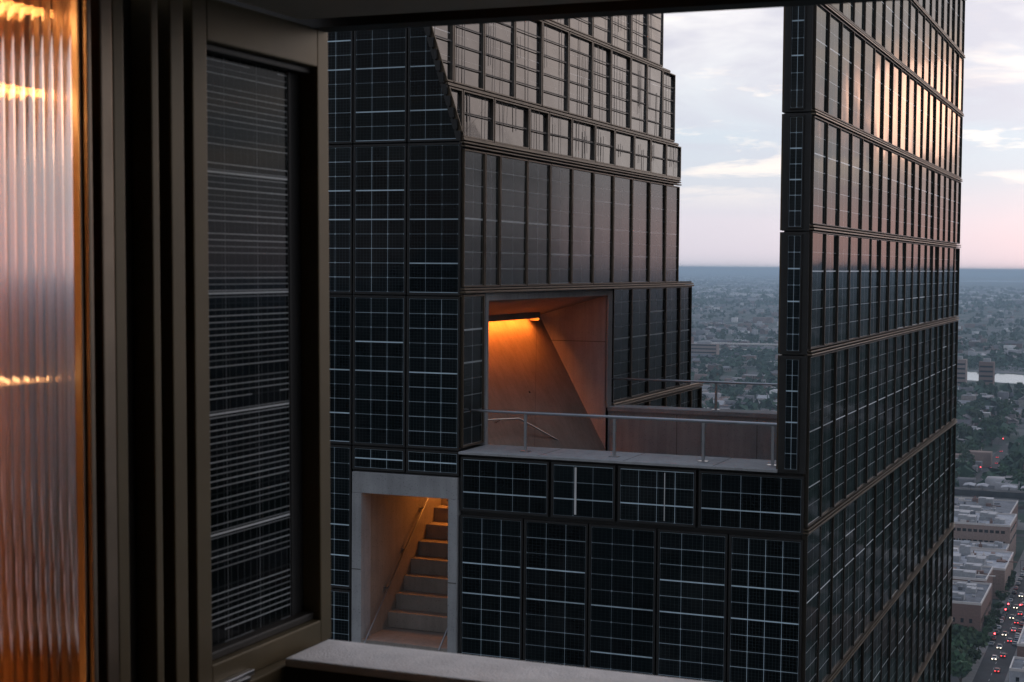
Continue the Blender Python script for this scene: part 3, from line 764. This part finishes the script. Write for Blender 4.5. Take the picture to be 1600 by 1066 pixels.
# side face towards the terrace (normal +X): u along +Y
SU, SV = (0, 1, 0), (0, 0, 1)
def side(x, y0, y1, z0, z1, mat='pv_side', fm='bronze', **k): return panel(tower, (x, 0, H), SU, SV, rect(y0, y1, z0, z1), mat, fm, **k)
ys = [21.03, 21.83, 22.42, 23.55, 24.58, 25.65, 26.77, 27.89, 29.02, 30.16, 31.26, 32.24]
for a, c in zip(ys[:-1], ys[1:]): side(X1, a, c, -.33, 1.72, fz=.03, fw=.026, tilt=.12)
side(X1, 21.03, 21.84, -2.70, -.42, fz=.03)
ys2 = [27.92, 29.04, 30.17, 31.33, 32.37, 33.26]
for a, c in zip(ys2[:-1], ys2[1:]): side(X1, a, c, -2.56, -.40, fz=.04, fw=.024, tilt=.12, fm='bronze_deep')
ys3 = [27.92, 29.04, 30.17, 31.33, 32.37, 33.26, 34.1]
for a, c in zip(ys3[:-1], ys3[1:]): side(X1 + .02, a, c, -4.85, -2.66, fz=.045, fw=.028)
# rails between the rows of the side face
def rail(x, y0, y1, z0, z1, d=.06, mat='bronze_light'): box('rail', mat, tower, x - .04, x + d, y0, y1, z0, z1, .008)
rail(X1, 21.0, 32.3, 1.735, 1.762, .05, 'bronze'); rail(X1, 21.0, 32.3, 1.785, 1.815, .04, 'bronze')
rail(X1, 21.0, 33.3, -.365, -.335, .06, 'bronze'); rail(X1, 21.0, 33.3, -.412, -.375, .075, 'bronze')
rail(X1, 27.92, 34.15, -2.60, -2.565, .06); rail(X1 + .02, 27.92, 34.15, -2.655, -2.61, .05, 'bronze')
# setback caps and end faces on the far side
cap = MB(); cap.box(X1 - 1.4, X1 + .02, 32.15, 33.28, Z(-.37), Z(-.30)); cap.box(X1 - 1.4, X1 + .03, 33.2, 34.12, Z(-2.62), Z(-2.55)); cap.box(X1 - 1.4, X1 + .01, 31.6, 32.27, Z(1.78), Z(1.84))
cap.build('setback_cap', 'concrete', tower)
# crown panels: lattice on the leaning plane, mullions raked towards the back
mm = .9
Nn = Vector((1, 0, kk)).normalized(); CUv = Vector((0, 1, 0)); CVv = Nn.cross(CUv) * -1
CVv = Vector((-kk, 0, 1)).normalized(); CL = math.sqrt(1 + kk * kk)
def crown_row(yl, z0, z1, ztag):
    mq = lambda y, z: (y + kk * y / 9.44 * (z - 1.8), (z - 1.8) * CL)
    bk = clip([mq(yl[0], z0), mq(yl[-1] - .03, z0), mq(yl[-1] - .03, z1), mq(yl[0], z1)], lambda p: p[0] - (Y0 + .02))
    MB().quad([Vector((X1, 0, H + 1.8)) + CUv * p[0] + CVv * p[1] - Nn * .06 for p in bk]).build('crown_backing', 'black_metal', tower, recalc=False)
    for a, c in zip(yl[:-1], yl[1:]):
        va, vb = (z0 - 1.8) * CL, (z1 - 1.8) * CL
        ma, mc = kk * a / 9.44, kk * c / 9.44
        pl = clip([(a + ma * (z0 - 1.8), va), (c + mc * (z0 - 1.8), va), (c + mc * (z1 - 1.8), vb), (a + ma * (z1 - 1.8), vb)], lambda p: p[0] - (Y0 + .02))
        if len(pl) < 3: continue
        pn = panel(tower, (X1, 0, H + 1.8), CUv, CVv, pl, 'pv_crown', 'bronze', tilt=.22, fw=.03, fz=.045, gap=.012)
        # dark bars standing in for a broken grid reflected in the pane
        w = c - a; h = vb - va; mb = MB(); org = WORLD[pn.name].translation
        U3, V3 = CUv, CVv
        def bar(p, q, t):
            P3 = [Vector((X1, 0, H + 1.8)) + U3 * e[0] + V3 * e[1] for e in (p, q)]
            d = (P3[1] - P3[0]).normalized(); sd = d.cross(Nn) * t
            mb.quad([P3[0] - sd + Nn * .024, P3[1] - sd + Nn * .024, P3[1] + sd + Nn * .024, P3[0] + sd + Nn * .024])
        def pt(fu, v):
            yb0 = a + fu * w
            return (yb0 + kk * yb0 / 9.44 * v / CL, v)
        nb = max(2, round(h / .34))
        for r_ in range(1, nb):
            v = va + h * r_ / nb + random.uniform(-.03, .03)
            seg = [pt(.04, v), pt(.96, v)]
            if seg[0][0] < Y0 + .05:
                if seg[1][0] < Y0 + .1: continue
                seg[0] = (Y0 + .05, v)
            bar(*seg, .013)
        for q_ in range(random.choice((2, 2, 3, 4)) + (1 if w > 1.2 else 0)):
            fu = random.uniform(.15, .85); v0 = va + .05 if random.random() < .6 else va + h * random.uniform(.2, .5); v1 = vb - .05 if random.random() < .6 else va + h * random.uniform(.6, .9)
            if pt(fu, v0)[0] < Y0 + .05: continue
            bar(pt(fu, v0), pt(fu + random.uniform(-.02, .02), v1), random.choice((.007, .009, .013)))
        if mb.f: mb.build('reflection_bar', 'black_metal', pn, recalc=False)
crown_row([19.4, 20.3, 20.95, 22.12, 23.57, 24.44, 25.56, 26.78, 27.87, 29.06, 30.12, 31.2, 32.28], 1.86, 2.62, 1)
crown_row([18.4, 19.5, 20.62, 21.72, 22.94, 24.12, 25.37, 26.59, 27.63, 28.8, 29.84, 30.89, 31.79], 2.68, 4.36, 2)
crown_row([17.3, 18.4, 19.5, 20.62, 21.72, 22.94, 24.12, 25.37, 26.59, 27.63, 28.8, 29.84, 30.89], 4.42, 6.3, 3)
for z, y1, mt in ((1.845, 32.3, 'bronze'), (2.65, 33.0, 'bronze'), (4.39, 34.2, 'bronze')):
    s = mm * (z - 1.8)
    P = [Vector((PX(z), Y0 + .02, Z(z))), Vector((PX(z), y1, Z(z)))]
    rb_ = MB()
    for e, f_ in ((-.022, .045), ):
        q4 = [P[0] + CVv * e, P[1] + CVv * e, P[1] + CVv * -e, P[0] + CVv * -e]
        rb_.v += [tuple(v) for v in q4] + [tuple(v + Nn * f_) for v in q4]
        for f in ((0, 1, 2, 3), (4, 5, 6, 7), (0, 1, 5, 4), (1, 2, 6, 5), (2, 3, 7, 6), (3, 0, 4, 7)): rb_.f.append(f); rb_.m.append(0)
    rb_.build('rail', mt, tower)
# saw-tooth edge strip where crown meets the front
e0, e1 = Vector((PX(1.82) - .02, Y0, Z(1.82))), Vector((PX(6.3) - .02, Y0, Z(6.3)))
ns = 26
for i in range(ns):
    p = e0.lerp(e1, i / ns); q = e0.lerp(e1, (i + .85) / ns)
    MB().quad([p + Vector((-.05, -.015, 0)), p + Vector((.012, -.015, 0)), q + Vector((.05, -.015, 0)), q + Vector((-.05, -.015, 0))]).quad([p + Vector((.012, -.015, 0)), p + Vector((.012, .06, 0)), q + Vector((.05, .06, 0)), q + Vector((.05, -.015, 0))]).build('edge_trim', 'black_metal', tower, recalc=False)

# slab wing: narrow front and the long receding side
sb = MB().box(XL + .02, X2 - .06, Y0 + .06, 38.1, Z(-60), Z(7.6)); sb.build('slab_core', 'black_metal', tower)
zr = [-10.55, -8.27, -6.03, -3.56, -1.14, .55, 2.09, 3.61, 4.96, 6.3, 7.6]
yb = np.linspace(21.04, 38.05, 19)
for z0, z1 in zip(zr[:-1], zr[1:]):
    for a, c in zip(yb[:-1], yb[1:]):
        side(X2, float(a), float(c), z0 + .045, z1 - .045, 'pv_slab', 'bronze_deep', fw=.02, fz=.028, gap=.005, tilt=.2)
    box('rail', 'bronze_rail', tower, X2 - .05, X2 + .055, 21.0, 38.1, z1 - .034, z1 - .012, .005)
    box('rail', 'bronze', tower, X2 - .05, X2 + .045, 21.0, 38.1, z1 + .006, z1 + .030, .005)
for z0, z1 in ((-2.78, -1.17), (-1.17, .50), (.50, 2.09), (2.09, 3.6), (3.6, 5.0), (5.0, 6.4), (6.4, 7.6)):
    panel(tower, (0, Y0 - .018, H), FU, FV, rect(XL + .065, X2 - .09, z0 + .03, z1 - .03), 'pv_front', 'black_metal', tilt=.1, fw=.02, fz=.02)
    box('front_cladding', 'black_metal', tower, XL, X2 - .01, Y0 - .01, Y0 + .06, z0 + .004, z1 - .012, .006)
# unseen inner face of the slab: mirror panels added to brighten the side face
for z0, z1 in ((-2.78, -1.17), (-1.17, .50), (.50, 2.09), (2.09, 3.6), (3.6, 5.0), (5.0, 6.4), (6.4, 7.6)):
    for a, c in zip(yb[:-1:2], yb[2::2]):
        panel(tower, (XL, 0, H), (0, -1, 0), (0, 0, 1), rect(-float(c), -float(a), z0, z1), 'reflector_lining', 'bronze', tilt=.1, name='reflector_panel')

# ---- terrace
box('ledge', 'concrete', tower, X1 - .0, XL, 20.95, 22.02, -2.775, -2.735, .008)
box('ledge_wall', 'concrete_warm', tower, X1, XL, 21.6, 22.0, -4.3, -2.775)
for x in (-8.2, -6.9, -5.6): box('ledge_joint', 'joint', tower, x - .004, x + .004, 20.96, 22.01, -2.7355, -2.733)
box('terrace_floor', 'concrete', tower, X1 + .05, XL, 22.0, 28.2, -4.4, -4.22)
box('far_parapet', 'concrete', tower, X1 + .0, XL, 27.75, 28.2, -4.22, -2.70)
box('far_parapet_coping', 'concrete', tower, X1 + .0, XL, 27.70, 28.24, -2.695, -2.61, .01)
for x in (-8.1, -6.6): box('parapet_joint', 'joint', tower, x - .005, x + .005, 27.744, 27.75, -4.2, -2.71)
def railing(name, label, y, x0, x1, zb, zt, posts):
    t = empty(name, ((x0 + x1) / 2, y, Z(zb)), label, 'railing')
    MB().tube((x0, y, Z(zt)), (x1, y, Z(zt)), .021, 12).build('handrail', 'steel', t, smooth=False)
    for x in posts:
        MB().box(x - .020, x + .020, y - .012, y + .012, Z(zb + .012), Z(zt) - .02).build('post', 'steel', t)
        MB().box(x - .07, x + .07, y - .05, y + .05, Z(zb), Z(zb + .012)).build('base_plate', 'steel', t)
railing('terrace_railing', 'steel handrail on thin posts along the near edge of the terrace', 21.38, -9.42, -4.72, -2.735, -2.16, (-8.55, -7.17, -5.85, -4.86))
railing('terrace_railing', 'steel handrail on the far parapet of the terrace', 27.95, -9.7, -4.72, -2.61, -2.10, (-9.42, -7.42, -5.4))

# ---- terrace stair opening (funnel recess in the side face)
rec = empty('stair_portal', (X1, 25, Z(-4.2)), 'concrete framed opening onto the terrace glowing orange inside', 'opening')
OY0, OY1, OZ1 = 21.88, 27.86, -.41
MB().box(X1 - .25, X1 + .03, OY0, OY0 + .10, Z(-2.735), Z(OZ1)).build('frame_post', 'concrete', rec)
MB().box(X1 - .02, X1 + .03, 27.62, OY1, Z(-2.62), Z(OZ1)).build('frame_post', 'concrete', rec)
MB().box(X1 - .25, X1 + .03, OY0 + .10, 27.62, Z(-.53), Z(OZ1)).build('frame_lintel', 'concrete', rec)
xi, zi = -10.79, -.92                                # inner top corner of the funnel
MB().quad([(X1, 21.98, Z(-.53)), (X1, 27.62, Z(-.53)), (xi, 27.62, Z(zi)), (xi, 21.98, Z(zi))][::-1]).build('sloping_ceiling', 'concrete_warm', rec, recalc=False)
xlow, zlow = -9.87, -2.61
sx = (xlow - xi) / (zi - zlow)
xb_, zb_ = xlow + sx * 1.6, -4.21
yt, yl_ = 27.50, 22.85                                # slanting pour joint in the back wall
MB().quad([(xi, 21.98, Z(zi)), (xi, yt, Z(zi)), (xb_, yl_, Z(zb_)), (xb_, 21.98, Z(zb_))]).build('back_wall', 'concrete_warm', rec, recalc=False)
MB().quad([(xi, yt + .014, Z(zi)), (xi, 27.62, Z(zi)), (xb_, 27.62, Z(zb_)), (xb_, yl_ + .014, Z(zb_))]).build('back_wall', 'concrete_warm', rec, recalc=False)
MB().box(xi + .245, xi + .255, 21.99, 27.02, Z(zi - .035), Z(zi + .072)).box(xi + .06, xi + .245, 26.99, 27.02, Z(zi - .085), Z(zi + .02)).build('light_baffle', 'concrete_warm', rec)  # baffle added to keep the strip's light off the jamb and parapet
MB().quad([(xi - .06, 21.98, Z(zi)), (xi - .06, 27.62, Z(zi)), (xb_ - .06, 27.62, Z(zb_)), (xb_ - .06, 21.98, Z(zb_))]).build('back_wall_core', 'joint', rec, recalc=False)
MB().quad([(X1, 27.62, Z(-.53)), (xi, 27.62, Z(zi)), (xi + sx * .466, 27.62, Z(-1.386)), (X1, 27.62, Z(-1.386))]).build('jamb_slab', 'concrete', rec, recalc=False)
MB().quad([(X1, 27.62, Z(-1.40)), (xi + sx * .48, 27.62, Z(-1.40)), (xb_, 27.62, Z(zb_)), (X1, 27.62, Z(zb_))]).build('jamb_slab', 'concrete', rec, recalc=False)
MB().quad([(X1, 27.64, Z(-.5)), (xi, 27.64, Z(-.5)), (xi, 27.64, Z(-4.2)), (X1, 27.64, Z(-4.2))]).build('jamb_core', 'joint', rec, recalc=False)
MB().quad([(X1, 21.98, Z(-.53)), (xi, 21.98, Z(zi)), (xb_, 21.98, Z(zb_)), (X1, 21.98, Z(zb_))]).build('near_jamb', 'concrete', rec, recalc=False)
tag(MB().box(xi + .20, xi + .23, 22.0, 26.95, Z(zi + .022), Z(zi + .038)).build('light_strip', 'led_warm'), 'warm light strip under the sloping ceiling of the terrace opening', 'light')
t = empty('stair_handrail', (-9.7, 24, Z(-3.2)), 'thin orange lit handrail descending inside the terrace opening', 'handrail')
MB().tube((-9.72, 21.99, Z(-2.80 + .42)), (-9.72, 24.0, Z(-2.52)), .013).tube((-9.72, 24.0, Z(-2.52)), (-9.60, 26.6, Z(-3.35)), .013).build('handrail', 'steel', t)
for y, z in ((23.2, -2.47), (25.3, -2.93)): MB().tube((-9.71, y, Z(z)), (-9.80, y, Z(z - .06)), .012).build('bracket', 'steel', t)

# formwork tie holes in the bare concrete
surf('tie_hole_dark', (.05, .047, .045), rough=.95)
for y, z in ((24.2, -1.35), (25.4, -2.2)):
    xx = xi + sx * (zi - z); MB().tube((xx + .002, y, Z(z)), (xx + .012, y, Z(z + .006)), .022, 10).build('tie_hole', 'tie_hole_dark', rec)
# ---- lower doorway with stair going up
dr = empty('stair_doorway', (-10.3, 21.2, Z(DZ0)), 'grey concrete door surround in the dark panel wall with lit stair', 'doorway')
ix0, ix1, iz1 = -11.05, -9.605, -3.45
box('surround_post', 'concrete', dr, DX0, ix0, 20.96, 21.28, DZ0, iz1, .006)
box('surround_post', 'concrete', dr, ix1, DX1, 20.96, 21.28, DZ0, iz1, .006)
box('surround_head', 'concrete', dr, DX0 + .002, DX1 - .002, 20.962, 21.28, iz1 + .003, DZ1, .006)
WY1, WZ1 = 24.3, -3.12
for z, xa, xc in ((-4.62, DX0 + .004, ix0 - .004), (-4.70, ix1 + .004, DX1 - .004)): box('pour_joint', 'joint', dr, xa, xc, 20.955, 20.961, z, z + .012)
MB().quad([(ix0 - .002, 21.28, Z(DZ0)), (ix0 - .002, WY1, Z(DZ0)), (ix0 - .002, WY1, Z(WZ1)), (ix0 - .002, 21.28, Z(iz1))]).build('stair_wall', 'concrete_warm', dr, recalc=False)
MB().quad([(ix1 + .002, 21.28, Z(DZ0)), (ix1 + .002, WY1, Z(DZ0)), (ix1 + .002, WY1, Z(WZ1)), (ix1 + .002, 21.28, Z(iz1))]).build('stair_wall', 'concrete_warm', dr, recalc=False)
MB().quad([(ix0, 21.28, Z(iz1)), (ix1, 21.28, Z(iz1)), (ix1, WY1, Z(WZ1)), (ix0, WY1, Z(WZ1))]).build('stair_ceiling', 'concrete_warm', dr, recalc=False)
MB().quad([(ix0, WY1, Z(-6)), (ix1, WY1, Z(-6)), (ix1, WY1, Z(WZ1)), (ix0, WY1, Z(WZ1))]).build('stair_end_wall', 'concrete_warm', dr, recalc=False)
box('landing', 'concrete_warm', dr, ix0, ix1, 20.97, 21.86, DZ0, -5.69)
yst = [21.87, 22.15, 22.43, 22.68, 22.96, 23.25, 23.55, 23.84]
for i, y in enumerate(yst):
    zt = -5.444 + .2355 * i
    box('step', 'concrete_warm', dr, ix0 + .001, ix1 - .001, y, (yst[i + 1] + .0 if i + 1 < len(yst) else WY1 - .02), -5.69, zt, .008)
tag(MB().box(ix0 + .05, ix1 - .05, 23.7, 23.74, Z(-3.28), Z(-3.25)).build('light_strip', 'led_stair'), 'warm light strip at the top of the doorway stair', 'light')
t = empty('stair_handrail', (-11.0, 21.5, Z(-5.2)), 'thin steel handrail on the left wall of the doorway stair', 'handrail')
MB().tube((-10.98, 20.93, Z(-5.75)), (-10.98, 22.3, Z(-4.55)), .012).tube((-10.98, 22.3, Z(-4.55)), (-10.98, 23.6, Z(-3.45)), .012).build('handrail', 'steel', t)
for y, z in ((21.75, -5.03), (22.35, -4.52), (23.0, -3.95)): MB().tube((-10.98, y, Z(z)), (-11.05, y, Z(z - .03)), .012).box(-11.05, -11.04, y - .03, y + .03, Z(z - .07), Z(z + .01)).build('bracket', 'steel', t)
t = empty('stair_handrail', (-9.66, 21.2, Z(-5.7)), 'thin dark handrail leaning at the right side of the doorway landing', 'handrail')
MB().tube((-9.74, 20.95, Z(-5.72)), (-9.66, 21.6, Z(-5.0)), .012).build('handrail', 'steel', t)

# ------------------------------------------------------------------ the loggia round the camera
lg = empty('loggia', (0, 0, Z(-2.2)), 'dark bronze window bay framing the view with concrete sill', 'window bay')
SY0, SY1 = 3.31, 3.53
box('sill', 'concrete_sill', lg, -1.955, 3.0, SY0, SY1, -.987, -.965, .006)
box('parapet_wall', 'bronze_dark', lg, -1.955, 3.0, SY0 + .004, SY1 - .02, -2.2, -.987)
box('ceiling', 'soffit', lg, -2.0, 3.0, -2.5, 3.46, .612, .70)
box('head_gap', 'black_metal', lg, -2.0, 3.0, 3.46, 3.52, .64, .70)
box('head_beam', 'black_metal', lg, -2.3, 3.0, 3.52, 3.60, .600, .95)
box('floor', 'bronze_dark', lg, -2.3, 3.0, -2.5, 3.33, -2.3, -2.2)
box('rear_wall', 'soffit', lg, -2.3, 3.0, -2.6, -2.5, -2.3, .7)
box('right_wall', 'soffit', lg, 3.0, 3.1, -2.6, 3.6, -2.3, .95)
box('outer_base', 'black_metal', lg, -2.4, 3.1, -2.5, 3.5, -60, -2.31)
TILT = Matrix.Translation((-2, 0, H)) @ Matrix.Rotation(R(-.55), 4, 'Y') @ Matrix.Translation((2, 0, -H))
def nbox(name, mat, parent, x0, x1, y0, y1, z0, z1, bevel=.004):
    o = box(name, mat, parent, x0, x1, y0, y1, z0, z1, bevel)
    return o
# wall strip of bronze profiles between the reeded window and the casement
jb = empty('jamb_profile', (-2.05, 2.8, Z(-2.2)), 'row of dark bronze vertical profiles between reeded glass and panel window', 'frame')
nbox('backing', 'black_metal', jb, -2.145, -2.12, 2.60, 3.02, -2.2, .612, 0)
for (a, c, d, mt) in ((2.700, 2.738, .0, 'bronze_near'), (2.834, 2.860, .0, 'bronze_near'), (2.905, 2.955, .0, 'bronze_near')):
    nbox('profile', mt, jb, -2.12, -2.0 + d, a, c, -2.2, .612)
nbox('recess_face', 'bronze_dark', jb, -2.12, -2.05, 2.738, 2.834, -2.2, .612)
# casement with solar pane
cw = empty('casement_window', (-2.05, 3.3, Z(-.96)), 'bronze framed window with dark solar pane left of the view', 'window')
nbox('stile', 'bronze_near', cw, -2.10, -2.0, 2.990, 3.048, -.985, .612)
nbox('stile', 'bronze_near', cw, -2.10, -2.0, 3.556, 3.612, -.985, .608)
nbox('top_rail', 'bronze_near', cw, -2.10, -2.0, 3.0485, 3.5555, .505, .604)
nbox('bottom_rail', 'bronze_near', cw, -2.10, -2.0, 3.0485, 3.5555, -.985, -.925)
nbox('pane_border', 'black_metal', cw, -2.09, -2.052, 3.0485, 3.5555, -.925, .505, 0)
panel(cw, (-2.05, 3.035, H - .94), SU, SV, rect(0.0, .465, 0, 1.455), 'pv_near', 'black_metal', fw=.012, fz=.003, gap=.002, tilt=0)
nbox('glazing_bead', 'bronze_dark', cw, -2.052, -2.02, 3.0485, 3.5555, -.925, -.905)
nbox('glazing_bead', 'bronze_dark', cw, -2.052, -2.02, 3.0485, 3.5555, .488, .505)
# lower track and stay in front of the casement
trk = nbox('window_track', 'bronze_near', None, -2.0, -1.957, 2.40, 3.6, -1.30, -.985)
tag(trk, 'bronze track below the solar pane window', 'window track')
nbox('track_wall', 'bronze_dark', lg, -2.12, -1.96, 2.40, 3.60, -2.2, -1.302, 0)
st = empty('window_stay', (-1.96, 3.1, Z(-.98)), 'brushed steel window stay lying on the bronze track', 'window stay')
MB().box(-1.990, -1.972, 2.85, 3.20, Z(-.982), Z(-.968)).build('arm', 'steel', st, bevel=.002)
MB().box(-1.968, -1.958, 2.95, 3.16, Z(-.984), Z(-.974)).build('slide', 'steel', st, bevel=.002)

# reeded glass window
m, nt, p = newmat('reeded_glass')
p.inputs['Base Color'].default_value = (1.0, .80, .62, 1); p.inputs['Roughness'].default_value = .06
p.inputs['Transmission Weight'].default_value = 1.0; p.inputs['IOR'].default_value = 1.3
gl_ = node(nt, 'ShaderNodeBsdfGlossy', Roughness=.08); gl_.inputs['Color'].default_value = (.80, .78, .80, 1)
mxs = node(nt, 'ShaderNodeMixShader'); mxs.inputs[0].default_value = .42
tr = node(nt, 'ShaderNodeBsdfTransparent'); tr.inputs[0].default_value = (1.0, .72, .48, 1)
mt_ = node(nt, 'ShaderNodeMixShader'); mt_.inputs[0].default_value = .2
nt.links.new(p.outputs[0], mt_.inputs[1]); nt.links.new(tr.outputs[0], mt_.inputs[2])
nt.links.new(mt_.outputs[0], mxs.inputs[1]); nt.links.new(gl_.outputs[0], mxs.inputs[2])
nt.links.new(mxs.outputs[0], nt.nodes['Material Output'].inputs[0])
rw = empty('reeded_window', (-2.05, 1.9, Z(-2.2)), 'vertically reeded glass window glowing amber at the left edge', 'window')
pit = .02825; ya, yz_ = 1.05, 2.6035; nfl = int((yz_ - ya) / pit); seg = 8
v, f = [], []
for i in range(nfl * seg + 1):
    y = ya + i * pit / seg; ph = (i % seg) / seg
    x = -2.006 + .0030 * math.sin(math.pi * ph)
    v += [(x, y, Z(-2.15)), (x, y, Z(.60))]
for i in range(nfl * seg): f.append((2 * i, 2 * i + 2, 2 * i + 3, 2 * i + 1))
nv = len(v); yl = ya + nfl * pit
v += [(-2.016, ya, Z(-2.15)), (-2.016, yl, Z(-2.15)), (-2.016, yl, Z(.60)), (-2.016, ya, Z(.60))]
f.append((nv, nv + 3, nv + 2, nv + 1))
me = mesh_from('reeded_pane', v, f, 'reeded_glass')
place(bpy.data.objects.new('reeded_pane', me), rw, Matrix.Identity(4))
surf('amber_wall', (.50, .30, .15), rough=.6, var=.12, scale=2)
nbox('bead', 'bronze_light', rw, -2.075, -2.0, 2.615, 2.630, -2.2, .612)
nbox('bead', 'bronze_light', rw, -2.10, -2.012, 2.604, 2.614, -2.2, .612)
nbox('stile', 'bronze_light', rw, -2.12, -2.0, 2.660, 2.699, -2.2, .612)
nbox('head', 'bronze_dark', rw, -2.12, -2.0, 1.0, 2.611, .56, .612)
rm = empty('lit_room', (-2.4, 1.8, Z(-2.2)), 'amber lit wall glowing behind the reeded glass', 'room')
nbox('back_wall', 'amber_wall', rm, -2.60, -2.55, .6, 2.95, -2.2, .65, 0)
nbox('end_wall', 'amber_wall', rm, -2.55, -2.15, 2.93, 2.95, -2.2, .65, 0)
nbox('ceiling', 'amber_wall', rm, -2.55, -2.15, .6, 2.93, .60, .65, 0)
nbox('floor', 'amber_wall', rm, -2.55, -2.15, .6, 2.93, -2.25, -2.2, 0)
nbox('rear_end_wall', 'amber_wall', rm, -2.55, -2.13, .55, .6, -2.2, .65, 0)
tag(nbox('light_strip', 'led_near', None, -2.19, -2.17, .8, 2.86, .502, .516, 0), 'warm light strip along the top behind the reeded glass', 'light')
tag(nbox('light_strip', 'led_near', None, -2.19, -2.17, .8, 2.86, .338, .352, 0), 'warm light strip below the top one behind the reeded glass', 'light')

tag(nbox('light_strip', 'led_dim', None, -2.19, -2.175, .8, 2.86, -.245, -.237, 0), 'faint warm light strip at mid height behind the reeded glass', 'light')
tag(nbox('light_strip', 'led_fill', None, -2.30, -2.28, .8, 2.86, -1.20, -1.18, 0), 'added unseen fill strip near the foot of the room behind the reeded glass', 'light')  # hidden strip added to light the lower amber wall
# near window profiles lean a touch outward, as hung
for t in (jb, cw, rw, rm):
    t.matrix_world = TILT @ Matrix.Translation(t.location)
for o in list(bpy.data.objects):
    if o.parent is None and o.name.startswith('light_strip') and o.matrix_world.translation.y < 5 and o.matrix_world.translation.y > .1: o.matrix_world = TILT @ o.matrix_world

# ------------------------------------------------------------------ haze
HAZE = True
if HAZE:
    m = bpy.data.materials.new('haze'); m.use_nodes = True; nt = m.node_tree; nt.nodes.clear()
    pvn = node(nt, 'ShaderNodeVolumePrincipled'); pvn.inputs['Color'].default_value = (.60, .80, .98, 1); pvn.inputs['Density'].default_value = 9.0e-5
    pvn.inputs['Anisotropy'].default_value = .2
    out = node(nt, 'ShaderNodeOutputMaterial'); nt.links.new(pvn.outputs[0], out.inputs['Volume']); MATS['haze'] = m
    tag(MB().box(-61000, 61000, -61000, 61000, -1, 162).build('haze', 'haze'), 'thin blue evening haze over the city', 'haze', kind='stuff')
